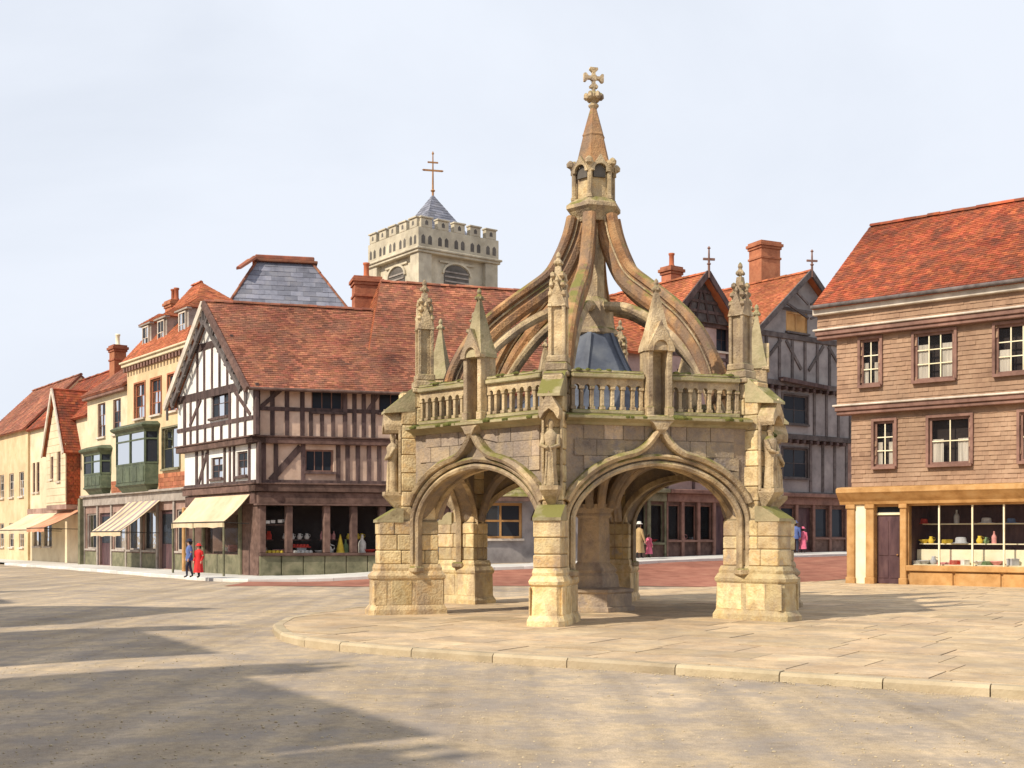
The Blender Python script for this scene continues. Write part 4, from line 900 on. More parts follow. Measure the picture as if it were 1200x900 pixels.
def oriel(root, fr, u0, u1, z0, z1, dep, mat='green_paint'):
    c = .35; P = [(u0, 0), (u0+c, -dep), (u1-c, -dep), (u1, 0)]
    def ring(e, z): return [fr.pt(u+(-e if i < 2 else e), v-(e if v else -.05), z) for i, (u, v) in enumerate(P)]
    h = z1-z0
    m = MB(); m.loft([ring(-.25, z0-.35), ring(-.05, z0-.05), ring(.04, z0), ring(.04, z0+.08), ring(0, z0+.1), ring(0, z0+h*.34)]); o = m.build('oriel', mat, root)
    m = MB(); m.loft([ring(0, z1-.42), ring(.02, z1-.40), ring(.06, z1-.28), ring(.22, z1-.18), ring(.26, z1-.08), ring(.20, z1-.02), ring(-.1, z1+.12)]); m.build('oriel_cornice', mat, o)
    za, zb = z0+h*.34, z1-.42
    faces = [(P[0], P[1]), (P[1], P[2]), (P[2], P[3])]
    for (a, b) in faces:
        p, q = fr.pt(a[0], a[1], 0), fr.pt(b[0], b[1], 0); f2 = Frame(p[:2], (q[0]-p[0], q[1]-p[1])); 
        l = math.dist(p[:2], q[:2]); inw = Vector(fr.pt((u0+u1)/2, .5, 0)[:2])-Vector(p[:2])
        if f2.V.dot(inw) < 0: f2 = Frame(p[:2], f2.U, -f2.V)
        nx = 2 if l > 1.4 else 1
        m = MB()
        for x in [0]+[l*(i+1)/nx for i in range(nx)]: m.box(f2, max(0, x-.07), min(l, x+.07), -.02, .08, za, zb)
        m.box(f2, .07, l-.07, -.015, .07, za, za+.09); m.box(f2, .07, l-.07, -.012, .07, zb-.4, zb-.32); m.build('oriel_frame', mat, o)
        for i in range(nx): MB().quad(f2.pt(l*i/nx+.05, .03, za), f2.pt(l*(i+1)/nx-.05, .03, za), f2.pt(l*(i+1)/nx-.05, .03, zb), f2.pt(l*i/nx+.05, .03, zb)).build('pane', 'glass_dark', o)
    for k in range(4):
        a = u0+c+.1+k*(u1-u0-2*c-.2)/4; MB().box(fr, a+.03, a+(u1-u0-2*c-.2)/4-.03, -dep-.03, -dep+.01, z0+.16, z0+h*.30, .01).build('oriel_panel', mat, o)
def upx(x, y=520): return FR.px(x, y)[0]
u3a, u3b = -1.2, upx(149); u2b = upx(100); u1b = upx(30); u0b = u1b+12
# three-storey cream house with dormers
h3 = thing('cream_house', 'three-storey cream rendered house with dormers, dentil cornice and a large green oriel', 'house', FR.pt((u3a+u3b)/2, 0, 0))
Z_F, Z_C = 3.95, 10.7
w3 = [FR.rect(x0, y0, x1, y1) for x0, y0, x1, y1 in ((158, 441, 170, 481), (177, 436, 189, 476), (197, 429, 208, 469))]; w3b = [FR.rect(191, 498, 211, 546)]
zz0, zz1 = 7.9, 9.75
w3 = [(a, b, zz0, zz1) for a, b, c, d in w3]; w3b = [(w3b[0][0], w3b[0][1], 5.05, 7.1)]
panel_wall(h3, FR, (u3a, u3b, Z_F, Z_C), w3+w3b, 0, 'cream')
for h in w3: window(h3, FR, h, 2, 3, .1, 'brick', sill='frame_pale', surround='brick')
window(h3, FR, w3b[0], 2, 2, .08, 'riser_wood', sill='riser_wood', surround='riser_wood')
cornice(h3, FR, u3a, u3b, Z_C-.1, 0, 'cream_pale', dm='frame_brown')
o3 = [FR.px(x, 540)[0] for x in (186, 145)]; oriel(h3, FR, o3[0], o3[1]-.2, 4.35, 7.45, .6)
brick_panel(h3, FR, u3a+.1, o3[0]-.05, Z_F+.02, 4.85, -.002, .55, .2)
shell(h3, FR, u3a, u3b, 0, 9, -.3, Z_C, 'cream')
rA = FR.pt(u3a, -.35, Z_C+.3); rB = FR.pt(u3b, -.35, Z_C+.3); ud, zr3 = FR.px(236, 331, 3.6); rC = FR.pt(u3b-.2, 3.6, zr3); rD = FR.pt(ud, 3.6, zr3)
roof_face(h3, FR.pt(u3a, -.35, Z_C+.3), FR.pt(u3a, 7.5, Z_C+.3), rD, rD, 'tile_orange', tw=.26, gauge=.18)
r3 = roof_face(h3, rB, rA, rD, rC, 'tile_orange', tw=.26, gauge=.18); ridge_tiles(r3, rD, rC, 'tile_orange')
roof_face(h3, FR.pt(u3a, 7.5, Z_C+.3), FR.pt(u3b, 7.5, Z_C+.3), rC, rD, 'tile_orange', tw=.4, gauge=.3)
[MB().add([FR.pt(u, -.3, Z_C), FR.pt(u, 7.4, Z_C), FR.pt(u, 3.6, zr3-.1)], [(0, 1, 2)]).build('gable_wall', 'cream_pale', h3) for u in (u3b-.1,)]
for x in (172, 190, 215): dormer(h3, FR, FR.px(x, 370, .5)[0], .5, 11.35, 13.0, 1.35, 'grey_wood', 'tile_orange')
chimney(h3, FR.pt(FR.px(205, 330, 3.6)[0], 3.6, 0)[:2], 1.0, .8, 13, 15.2, 'brick', 2, FR)
# two-storey cream house
h2 = thing('cream_house', 'lower cream house with a narrow green oriel and two slim upper windows', 'house', FR.pt((u3b+u2b)/2, 0, 0))
Z_C2 = 9.9; w2 = [FR.rect(112, 464, 121, 500), FR.rect(130, 457, 139, 496)]; w2 = [(a, b, 7.35, 9.3) for a, b, c, d in w2]
panel_wall(h2, FR, (u3b+.005, u2b, Z_F, Z_C2), w2, .12, 'cream_pale')
for h in w2: window(h2, FR, h, 2, 3, .22, 'frame_brown', sill='frame_pale')
o2 = [upx(x, 550) for x in (128, 104)]; oriel(h2, FR.at(0, .12), o2[0], o2[1], 4.4, 6.7, .5)
brick_panel(h2, FR, u3b+.1, o2[0]-.05, Z_F+.02, 4.75, .118, .55, .2)
shell(h2, FR, u3b+.01, u2b, .12, 8, -.3, Z_C2, 'cream_pale')
q = [FR.pt(u2b, -.3, Z_C2-.05), FR.pt(u3b+.02, -.3, Z_C2-.05), FR.pt(u3b+.02, 3.2, 12.6), FR.pt(u2b-1.2, 3.2, 12.6)]
r2 = roof_face(h2, *q, 'tile_red', tw=.26, gauge=.18); ridge_tiles(r2, q[2], q[3], 'tile_red')
roof_face(h2, FR.pt(u3b, 6.8, Z_C2), FR.pt(u2b, 6.8, Z_C2), FR.pt(u2b-1.2, 3.2, 12.6), FR.pt(u3b, 3.2, 12.6), 'tile_red', tw=.4, gauge=.3)
roof_face(h2, FR.pt(u2b, 6.8, Z_C2-.05), FR.pt(u2b, -.3, Z_C2-.05), FR.pt(u2b-1.2, 3.2, 12.58), FR.pt(u2b-1.21, 3.2, 12.58), 'tile_red', tw=.3, gauge=.25)
MB().box(FR, u3b+.02, u2b, -.2, .11, Z_C2-.3, Z_C2-.08, .02).build('eaves_board', 'frame_brown', h2)
chimney(h2, FR.pt(FR.px(138, 415, 3.0)[0], 3.0, 0)[:2], .95, .75, 11, 13.6, 'brick', 1, FR, 'cream_paint')
# shop fronts under both cream houses
for root, a, b, v in ((h3, u3a, u3b, 0), (h2, u3b+.01, u2b, .0)):
    sp_ = 1.9; n = max(2, int((b-a)/sp_)); st = (b-a)/n; H = []
    for i in range(n):
        H.append((a+i*st+.22, a+(i+1)*st-.22, .95 if i % 3 != 1 else .05, 3.0))
    MB().wall(FR, a, b, -.3, Z_F-.3, H, v, .2).build('shop_wall', 'brick_dim', root)
    for i, h in enumerate(H):
        if i % 3 != 1: window(root, FR, h, 2, 1, v+.1, 'grey_wood', fw=.09, sill='grey_wood', name='shop_window')
        else:
            MB().box(FR, h[0], h[1], v+.12, v+.2, .0, 3.0, .02).build('door', 'door_brown', root)
            MB().box(FR, h[0]+.12, h[1]-.12, v+.10, v+.13, 1.3, 2.8, .01).build('door_panel', 'glass_dark', root)
        if i % 3 != 1: MB().box(FR, h[0]-.1, h[1]+.1, v-.05, v-.002, -.2, .8, .015).build('riser_panel', 'riser_wood', root)
    for i in range(n+1): MB().box(FR, max(a, a+i*st-.1), min(b, a+i*st+.1), v-.1, v-.003, -.2, 3.45, .015).build('pilaster', 'grey_wood', root)
    f_ = MB(); f_.box(FR, a, b, v-.16, v+.05, Z_F-.52, Z_F-.02, .015); f_.build('fascia', 'grey_wood', root); MB().box(FR, a, b, v-.34, v+.05, Z_F-.021, Z_F+.10, .02).build('cornice', 'grey_wood', root)
awning(h3, FR, upx(192, 600), upx(158, 600)+.4, -.2, 3.5, -2.2, 1.95, 'awning_cream', stripes=5)
# pale gabled house and its neighbour at the end of the row
h1 = thing('gabled_cottage', 'small pale house with a steep boarded gable and steep red tiled slope', 'house', FR.pt((u2b+u1b)/2, 0, 0))
um = (u2b+u1b)/2-.4; Z1e = 8.8
hw = [(um-1.5, um-.9, 5.2, 6.9), (um+.9, um+1.5, 5.2, 6.9)]; gl, gr = u2b+1.9, u2b+6.0; gm = (gl+gr)/2
panel_wall(h1, FR, (u2b+.01, u1b, -.3, Z1e), [(u1b-2.2, u1b-1.5, 4.6, 6.6), (u1b-1.2, u1b-.6, 4.6, 6.6), (u1b-2.6, u1b-.8, 1, 2.7), (u1b-5, u1b-3.2, 1, 2.7)], .3, 'cream_pale')
for h in ((u1b-2.2, u1b-1.5, 4.6, 6.6), (u1b-1.2, u1b-.6, 4.6, 6.6)): window(h1, FR, h, 1, 3, .4, 'frame_brown')
for h in ((u1b-2.6, u1b-.8, 1, 2.7), (u1b-5, u1b-3.2, 1, 2.7)): window(h1, FR, h, 2, 1, .4, 'grey_wood', name='shop_window')
FB = FR.at(0, -.55)
gh = [(gm-1.0, gm-.35, 5.0, 6.8), (gm+.5, gm+1.1, 5.2, 6.6)]
MB().wall(FB, gl, gr, 3.6, 7.0, gh, 0, .2).build('gable_front', 'cream_pale', h1)
MB().prism(FB, [(gl, 7.0), (gr, 7.0), (gm, 10.6)], 0, .2).build('gable_peak', 'cream_pale', h1)
for h in gh: window(h1, FB, h, 1, 3, .1, 'frame_brown')
for k in range(15):                          # boards of the gable
    z = 3.75+k*.44; t = (gr-gl)/2 if z < 6.9 else (gr-gl)/2*(10.6-z-.35)/3.6
    if t < .2: continue
    for a, b in ((gm-t+.04, gm+t-.04),):
        segs = [(a, b)]
        for h in gh:
            if h[2]-.1 < z+.2 < h[3]+.1: segs = [s2 for (p, q_) in segs for s2 in ((p, min(q_, h[0]-.06)), (max(p, h[1]+.06), q_)) if s2[1]-s2[0] > .1]
        for p, q_ in segs: MB().prism(Frame(FB.O, FB.U, FB.V), [(p, z), (q_, z), (q_, z+.42), (p, z+.42)], -.035, -.002).build('board', 'cream_pale', h1)
MB().box(FR, gl, gr, -.55, .28, 3.3, 3.6, .02).build('gable_base', 'brick_dim', h1)
for k, (p, q_) in enumerate(((gl-.25, gr), (gl, gr+.25))):
    a = FB.pt(gl-.2, -.25, 6.7) if k == 0 else FB.pt(gr+.2, -.25, 6.7); b = FB.pt(gl-.2, 4, 6.7) if k == 0 else FB.pt(gr+.2, 4, 6.7); c = FB.pt(gm, 4, 10.75); d = FB.pt(gm, -.25, 10.75)
    rr = roof_face(h1, *((b, a, d, c) if k == 0 else (a, b, c, d)), 'tile_bright', tw=.26, gauge=.18)
    MB().bar(FB, (gl-.2, 6.62) if k == 0 else (gr+.2, 6.62), (gm, 10.68), .22, -.30, -.22).build('barge_board', 'frame_pale', h1)
for u in (gl, gr): MB().quad(FB.pt(u, .02, 3.6), FB.pt(u, 1, 3.6), FB.pt(u, 1, 7.0), FB.pt(u, .02, 7.0)).build('bay_cheek', 'tile_bright', h1)
t_ = MB(); tiles(t_, FB.pt(gl-.02, 1.0, 3.6), FB.pt(gl-.02, 0, 3.6), FB.pt(gl-.02, 0, 7.0), FB.pt(gl-.02, 1.0, 7.0), .22, .16); t_.build('tiles', 'tile_bright', h1, kind='stuff', recalc=False)
q = [FR.pt(u1b, 0, Z1e), FR.pt(u2b+.02, 0, Z1e), FR.pt(u2b+.02, 3.6, 12.4), FR.pt(u1b, 3.6, 12.4)]
r1 = roof_face(h1, *q, 'tile_bright', tw=.26, gauge=.18); ridge_tiles(r1, q[2], q[3], 'tile_bright')
shell(h1, FR, u2b+.01, u1b, .3, 7.2, -.3, Z1e, 'cream_pale')
roof_face(h1, FR.pt(u2b, 7.2, Z1e), FR.pt(u1b, 7.2, Z1e), q[3], q[2], 'tile_bright', tw=.4, gauge=.3)
MB().box(FR, u2b+.01, u1b, .1, .29, 3.0, 3.5, .02).build('fascia', 'brick_dim', h1)
awning(h1, FR, u2b+.9, u2b+4.6, .0, 3.25, -2.1, 2.2, 'awning_red'); awning(h1, FR, u2b+5.0, u1b-.4, .1, 3.15, -1.9, 2.1, 'awning_cream')
MB().box(FR, u2b-.05, u2b+.3, -.35, .1, -.2, 3.9, .03).build('party_post', 'riser_wood', h1)
h0 = thing('brick_house', 'plain brick house with red tiled roof at the far end of the left street', 'house', FR.pt((u1b+u0b)/2, 0, 0))
H0 = [(u1b+1+2.6*k, u1b+2.2+2.6*k, z, z+1.7) for k in range(4) for z in (.9, 4.4)]
panel_wall(h0, FR, (u1b+.01, u0b, -.3, 9.0), H0, .15, 'cream')
for h in H0: window(h0, FR, h, 2, 3, .25, 'frame_pale')
shell(h0, FR, u1b+.02, u0b, .15, 7.5, -.3, 9, 'cream')
q = [FR.pt(u0b, -.2, 8.9), FR.pt(u1b+.02, -.2, 8.9), FR.pt(u1b+.02, 3.7, 12.9), FR.pt(u0b, 3.7, 12.9)]; r0 = roof_face(h0, *q, 'tile_red', tw=.3, gauge=.2); ridge_tiles(r0, q[2], q[3], 'tile_red')
roof_face(h0, FR.pt(u1b, 7.6, 8.9), FR.pt(u0b, 7.6, 8.9), q[3], q[2], 'tile_red', tw=.4, gauge=.3)

for u in (u1b+.03, u0b-.03): MB().add([FR.pt(u, 0, 8.8), FR.pt(u, 7.4, 8.8), FR.pt(u, 3.7, 12.8)], [(0, 1, 2)]).build('gable_wall', 'cream', h0)
# ---------------------------------------------------------------- slate-hipped building behind the timber house
SO = Frame((-16.6, 66.5), (.975, .22)); sb = thing('slate_roofed_building', 'building with a blunt grey slate hipped roof behind the timber-framed house', 'building', (-13, 69, 0))
sl0 = SO.px(257, 362)[0]; sl1 = SO.px(420, 362)[0]; zb = 13.9; zt = SO.px(335, 308, 2.2)[1]; tl0, tl1 = SO.px(301, 310, 2.2)[0], SO.px(366, 310, 2.2)[0]
A = SO.pt(sl0, 0, zb); B_ = SO.pt(sl1, 0, zb); C_ = SO.pt(tl1, 2.2, zt); D_ = SO.pt(tl0, 2.2, zt); A2 = SO.pt(sl0, 8, zb); B2 = SO.pt(sl1, 8, zb); C2 = SO.pt(tl1, 6.5, zt); D2 = SO.pt(tl0, 6.5, zt)
rs = roof_face(sb, A, B_, C_, D_, 'slate', tw=.72, gauge=.40); roof_face(sb, A2, A, D_, D2, 'tile_orange', tw=.26, gauge=.18); roof_face(sb, B_, B2, C2, C_, 'slate', tw=.55, gauge=.33); roof_face(sb, B2, A2, D2, C2, 'slate', tw=.55, gauge=.33)
MB().box(SO, sl0+.3, sl1-.3, .3, 7.7, -.2, zb-.02).build('wall', 'brick_dim', sb)
m = MB(); m.box(SO, tl0-.25, tl1+.3, 1.95, 6.8, zt-.02, zt+.14, .03); m.box(SO, tl0-.1, tl1+.12, 2.1, 6.6, zt+.141, zt+.40, .05); m.build('ridge_cap', 'tile_red', sb)
for a, b in ((A, D_), (B_, C_)): ridge_tiles(rs, a, b, 'tile_red', .1, .4)
ridge_tiles(rs, SO.pt(tl0-.1, 2.0, zt+.12), SO.pt(tl0-1.0, 1.1, zt-.75), 'tile_red', .2, .4)

# ---------------------------------------------------------------- long red-roofed house right of the timber house
FH = Frame(RH_O, RH_U); rh = thing('red_roofed_house', 'long red-roofed house with brick chimney seen through the market cross', 'house', (RH_O.x+4, RH_O.y+1, .3))
LR = 8.1; zr = 13.6; ze = 8.0; ul = FH.px(446, 326, 4.4)[0]
q = [FH.pt(.05, -.4, ze), FH.pt(LR, -.4, ze), FH.pt(LR, 4.4, zr), FH.pt(ul, 4.4, zr)]
q[0] = FH.pt(-2.6, -.4, ze)
rr = roof_face(rh, *q, 'tile_red', tw=.22, gauge=.15); ridge_tiles(rr, q[3], q[2], 'tile_red')
roof_face(rh, FH.pt(LR, 9.2, ze), FH.pt(-2.6, 9.2, ze), FH.pt(ul, 4.4, zr), FH.pt(LR, 4.4, zr), 'tile_red', tw=.4, gauge=.3)
roof_face(rh, FH.pt(-2.62, 9.2, ze), FH.pt(-2.62, -.4, ze), FH.pt(ul-.02, 4.4, zr), FH.pt(ul-.03, 4.4, zr), 'tile_orange', tw=.24, gauge=.17)  # sunlit hip of the red roof, its light put into orange tiles
gz = .42
wh = [FH.rect(562, 599, 612, 634)]; wh = [(wh[0][0], wh[0][1], gz+1.15, gz+2.75)]
wu = [(1+2.4*k, 2.1+2.4*k, 5.2, 6.9) for k in range(3)]
panel_wall(rh, FH, (.1, LR-.05, -.2, ze), wh+wu, 0, 'plaster_grey')
window(rh, FH, wh[0], 2, 2, .1, 'ochre', fw=.12, bar=.09, sill='frame_pale', name='shop_window')
for h in wu: window(rh, FH, h, 2, 3, .1, 'frame_brown')
MB().add([FH.pt(LR-.05, 0, -.2), FH.pt(LR-.05, 9, -.2), FH.pt(LR-.05, 9, ze), FH.pt(LR-.05, 4.4, zr-.2), FH.pt(LR-.05, 0, ze)], [(0, 1, 2, 3, 4)]).build('side_wall', 'brick_dim', rh)
wa, wb = wh[0][0]-.7, wh[0][1]+.6
lt = roof_face(rh, FH.pt(wa, -1.0, gz+3.0), FH.pt(wb, -1.0, gz+3.0), FH.pt(wb-.5, 0, gz+4.1), FH.pt(wa+.5, 0, gz+4.1), 'stone_mossy', name='hood_roof', tw=.3, gauge=.2)
MB().box(FH, wa, wb, -1.0, -.9, gz+2.8, gz+2.98, .01).build('hood_board', 'timber_red', rh)
for u in (wa+.15, wb-.15): MB().bar(Frame(FH.pt(u, 0, 0)[:2], FH.V, FH.U), (-.95, gz+2.85), (-.02, gz+2.0), .1, -.05, .05).build('bracket', 'timber', rh)
chimney(rh, (-6.95, 57.0), 1.25, .95, 10, 14.0, 'brick', 1)

# ---------------------------------------------------------------- row that climbs to the right: orange-roofed house, two gables
FS = Frame(SH_O, SH_U)
s1 = thing('orange_roofed_house', 'orange-roofed house with a long brown shop front seen through the right arch', 'house', FS.pt(2.8, 0, .7))
S1, S2, S3 = 4.5, 8.9, 19.2
hh = [(.8+2.3*k, 1.9+2.3*k, z, z+1.7) for k in range(2) for z in (5.2, 8.0)]
panel_wall(s1, FS, (0, S1, 3.9, 10.4), hh, 0, 'plaster_pink')
for h in hh: window(s1, FS, h, 2, 3, .1, 'frame_brown')
q = [FS.pt(-.1, -.4, 10.3), FS.pt(S1, -.4, 10.3), FS.pt(S1, 3.6, 13.6), FS.pt(-.1, 3.6, 13.6)]; rr = roof_face(s1, *q, 'tile_orange', tw=.24, gauge=.16); ridge_tiles(rr, q[3], q[2], 'tile_orange')
roof_face(s1, FS.pt(S1, 7.6, 10.3), FS.pt(-.1, 7.6, 10.3), q[3], q[2], 'tile_orange', tw=.4, gauge=.3)
shell(s1, FS, .02, S1-.02, 0, 7.4, -.1, 10.4, 'brick_dim')
s2 = thing('gabled_house', 'narrow house with a dark pierced gable, iron finial and orange roof', 'house', FS.pt(7.8, 0, .8), 'gabled houses in the climbing street')
m2 = (S1+S2)/2; zg = 14.5; zs = 12.2
w2_ = [FS.rect(840, 374, 855, 396, -.05)]; w2_ = [(w2_[0][0], w2_[0][1], 10.9, 12.1)]; w2b = [(S1+.8, S1+1.9, 5.4, 7.2), (S1+2.6, S1+3.6, 5.4, 7.2), (S1+.8, S1+1.9, 8.2, 9.8)]
panel_wall(s2, FS, (S1+.02, S2, 3.9, zs), w2_+w2b, -.02, 'plaster_pink')
for h in w2_+w2b: window(s2, FS, h, 2, 2, .08, 'timber')
MB().prism(FS, [(S1+.02, zs), (S2, zs), (m2, zg-.2)], -.30, -.02).build('gable_wall', 'timber_grey', s2)
def gable_deco(root, fr, a, b, m_, z0, z1, v, mat, n=4, diag=True):
    for k, (p, q_) in enumerate((((a-.35, z0-.35), (m_, z1)), ((b+.35, z0-.35), (m_, z1)))):
        MB().bar(fr, p, q_, .28, v-.5, v-.4).build('barge_board', mat, root)
    hw_ = (b-a)/2
    for k in range(1, n):
        zz = z0+(z1-z0)*k/n*.85; t = hw_*(z1-zz)/(z1-z0)-.2
        if t > .2: MB().bar(fr, (m_-t, zz), (m_+t, zz), .14, v-.06, v-.002).build('beam', mat, root)
    for sg in (-1, 1) if diag else ():
        for k in range(2): MB().bar(fr, (m_+sg*hw_*(.2+.3*k), z0+.05), (m_+sg*hw_*(.05+.3*k), z0+(z1-z0)*(.62-.25*k)), .12, v-.07, v-.003).build('beam', mat, root)
def cross_finial(root, p, h, mat='frame_brown'):
    x, y, z = p; m = MB(); m.tube([(x, y, z-.25), (x, y, z+h)], [.07, .04], 6); f = Frame((x, y), (1, .2)); m.box(f, -.3, .3, -.04, .04, z+h*.52, z+h*.62, .01)
    m.lathe((x, y, z+h*.3), [(.04, 0), (.11, .08), (.04, .16)], 6); m.lathe((x, y, z+h-.02), [(.03, 0), (.09, .06), (.02, .16)], 6); m.build('finial', mat, root)
gable_deco(s2, FS, S1, S2, m2, zs, zg, -.30, 'timber')
for sg in (0, 1):
    e = (S1-.35 if sg == 0 else S2+.35); A = FS.pt(e, -.75, zs-.45); B_ = FS.pt(e, 7, zs-.45); C_ = FS.pt(m2, 7, zg); D_ = FS.pt(m2, -.75, zg)
    rr = roof_face(s2, *((B_, A, D_, C_) if sg == 0 else (A, B_, C_, D_)), 'tile_orange', tw=.24, gauge=.16)
ridge_tiles(rr, FS.pt(m2, -.75, zg), FS.pt(m2, 7, zg), 'tile_orange'); cross_finial(s2, FS.pt(m2, -.78, zg), 1.15)
MB().box(FS, S1+.02, S2, -.12, .0, zs-.18, zs+.04, .02).build('beam', 'timber', s2)
for x in (S1+.1, m2-.3, S2-.12): MB().bar(FS, (x, 4), (x, zs-.19), .16, -.07, 0).build('beam', 'timber', s2)
MB().bar(FS, (S1+.1, 10.5), (S2-.1, 10.5), .16, -.08, 0).build('beam', 'timber', s2)
shell(s2, FS, S1+.03, S2-.01, 0, 7, -.1, zs, 'brick_dim')
chimney(s2, FS.pt(FS.px(787, 330, 3.0)[0], 3.0, 0)[:2], .8, .7, 11.5, 15.6, 'brick', 1, FS)
# shop front shared by the two
def shopfront(root, fr, a, b, z0, ztop, n, door, mat, gm='glass_dark'):
    st = (b-a)/n; H = [(a+i*st+.1, a+(i+1)*st-.1, z0+(.05 if i == door else .75), ztop-.75) for i in range(n)]
    MB().wall(fr, a, b, -.2, ztop, H, 0, .2).build('shop_wall', 'timber_red', root)
    for i, h in enumerate(H):
        if i == door: MB().box(fr, h[0], h[1], .12, .18, z0, h[3], .01).build('door', 'door_brown', root)
        else: window(root, fr, h, 1, 1, .1, mat, gm, .05, sill=mat, name='shop_window')
    for i in range(n+1): MB().box(fr, max(a, a+i*st-.1), min(b, a+i*st+.1), -.12, -.003, -.1, ztop-.6, .02).build('post', mat, root)
    m = MB(); m.box(fr, a, b, -.16, .02, ztop-.6, ztop-.2, .02); m.build('fascia', mat, root)
    MB().box(fr, a, b, -.42, .02, ztop-.199, ztop, .03).build('cornice', mat, root)
shopfront(s1, FS, .05, S1, .62, 3.95, 4, 1, 'riser_wood', 'glass_shop'); shopfront(s2, FS, S1+.03, S2, .74, 3.95, 4, 3, 'frame_brown', 'glass_shop')
room(s1, FS, .1, S1-.1, .2, 1.8, .7, 3.6); room(s2, FS, S1+.1, S2-.1, .2, 1.8, .75, 3.6)
for k, (u, kd_, mt, lb) in enumerate(((2.9+1.3, 'bowl', 'good_red', 'red bowl in the brown shop front beside the people'), (S1+.6, 'bottle', 'good_white', 'pale bottle in the shop under the dark gable, first window'), (S1+1.7, 'jug', 'good_pink', 'pink jug in the shop under the dark gable, second window'), (S1+2.5, 'box', 'good_grey', 'grey lidded box in the shop under the dark gable'))):
    zz = 1.4 if k else 1.36
    if kd_ == 'bowl': zz = 1.36
    good(kd_, FS.pt(u, .55, zz), .28, mt, lb)
MB().box(FS, .15, S1-.15, .21, .9, 1.25, 1.355, .01).build('shelf', 'timber_red', s1); MB().box(FS, S1+.15, S2-.15, .21, .9, 1.29, 1.395, .01).build('shelf', 'timber_red', s2)

s3 = thing('grey_timber_house', 'tall grey timber-framed gabled house with jettied floors, beside the tile-hung house', 'house', FS.pt(14.6, 0, .85), 'gabled houses in the climbing street')
s3['label'] = 'tall grey timber-framed gabled house with jettied floors beside the tile-hung house'
m3 = FS.px(943, 320, -.6)[0]; ge = FS.px(880, 392, -.6)[0]; S2b = ge; S3 = 2*m3-ge; zg3 = FS.px(943, 321, -.6)[1]; zs3 = 12.0
lev = [(3.9, 6.9, -.15), (6.9, 9.6, -.4), (9.6, zs3, -.6)]
ws = [[FS.rect(917, 519, 946, 556, -.15)], [FS.rect(917, 434, 946, 467, -.4)], []]
ws[0] = [(ws[0][0][0], ws[0][0][1], 4.75, 6.3)]; ws[1] = [(ws[1][0][0], ws[1][0][1], 7.55, 9.05)]; 
for (za, zb_, vv), hs in zip(lev, ws):
    panel_wall(s3, FS, (S2b, S3, za, zb_), hs, vv, 'plaster_grey')
    for h in hs:
        window(s3, FS, h, 2, 2, vv+.08, 'timber_grey', sill='timber_grey', surround='timber_grey')
    MB().box(FS, S2b-.05, S3, vv-.1, vv+.4, za-.16, za+.12, .02).build('jetty_beam', 'timber_grey', s3)
    k = 8; 
    for i in range(k+1):
        u = S2b+.12+(S3-S2b-.24)*i/k
        if any(h[0]-.15 < u < h[1]+.15 for h in hs): continue
        MB().bar(FS, (u, za+.13), (u, zb_-.02), .18, vv-.05, vv+.05).build('beam', 'timber_grey', s3)
    if za > 4:
        for i in range(14): MB().box(FS, S2b+.3+i*(S3-S2b-.6)/14, S2b+.5+i*(S3-S2b-.6)/14, vv-.13, vv+.2, za-.34, za-.17, .01).build('joist_end', 'timber', s3)
v3 = -.6
for (a, b) in (((S2b+.3, 9.9), (m3-1.9, zs3-.2)), ((m3-1.5, zs3-.2), (m3-.3, 10.4)), ((m3+1.5, zs3-.2), (m3+.3, 10.4)), ((m3, 9.9), (m3, zs3-.2)), ((S3-.3, 9.9), (m3+1.9, zs3-.2))): MB().bar(FS, a, b, .17, v3-.06, v3+.04).build('brace', 'timber_grey', s3)
MB().box(FS, S2b, S3, v3-.1, v3+.05, zs3-.12, zs3+.16, .02).build('beam', 'timber_grey', s3)
hd = FS.rect(921, 366, 946, 390, v3); hd = (hd[0], hd[1], hd[2], hd[3])
g = MB()
def gtop(u): return zs3+(zg3-.2-zs3)*(1-abs(u-m3)/(m3-S2b))
cols = sorted({S2b, m3, S3, hd[0], hd[1]})
for a, b in zip(cols, cols[1:]):
    if hd[0] <= (a+b)/2 <= hd[1]:
        g.quad(FS.pt(a, v3, hd[3]), FS.pt(b, v3, hd[3]), FS.pt(b, v3, gtop(b)), FS.pt(a, v3, gtop(a))); 
        if hd[2] > zs3: g.quad(FS.pt(a, v3, zs3), FS.pt(b, v3, zs3), FS.pt(b, v3, hd[2]), FS.pt(a, v3, hd[2]))
    else: g.quad(FS.pt(a, v3, zs3), FS.pt(b, v3, zs3), FS.pt(b, v3, gtop(b)), FS.pt(a, v3, gtop(a)))
g.build('gable_wall', 'plaster_grey', s3)
window(s3, FS, hd, 2, 1, v3+.06, 'ochre', 'lit_pane', .1, .09, sill='timber_grey')
gable_deco(s3, FS, S2b, S3, m3, zs3, zg3, v3, 'timber_grey', 2, False)
for sg in (-1, 1):
    for t in (.35, .55, .75): 
        u = m3+sg*(m3-S2b)*(1-t); MB().bar(FS, (u, gtop(u)-.1), (m3+sg*.1, gtop(u)-.55-.4*(1-t)), .12, v3-.36, v3-.28).build('strut', 'timber_grey', s3) if t > .5 else None
for sg in (0, 1):
    e = (S2b-.3 if sg == 0 else S3+.3); A = FS.pt(e, -1.05, zs3-.25); B_ = FS.pt(e, 8, zs3-.25); C_ = FS.pt(m3, 8, zg3+.05); D_ = FS.pt(m3, -1.05, zg3+.05)
    rr = roof_face(s3, *((B_, A, D_, C_) if sg == 0 else (A, B_, C_, D_)), 'tile_orange', tw=.24, gauge=.16)
ridge_tiles(rr, FS.pt(m3, -1.05, zg3+.05), FS.pt(m3, 8, zg3+.05), 'tile_orange'); cross_finial(s3, FS.pt(m3, -1.08, zg3), 1.05)
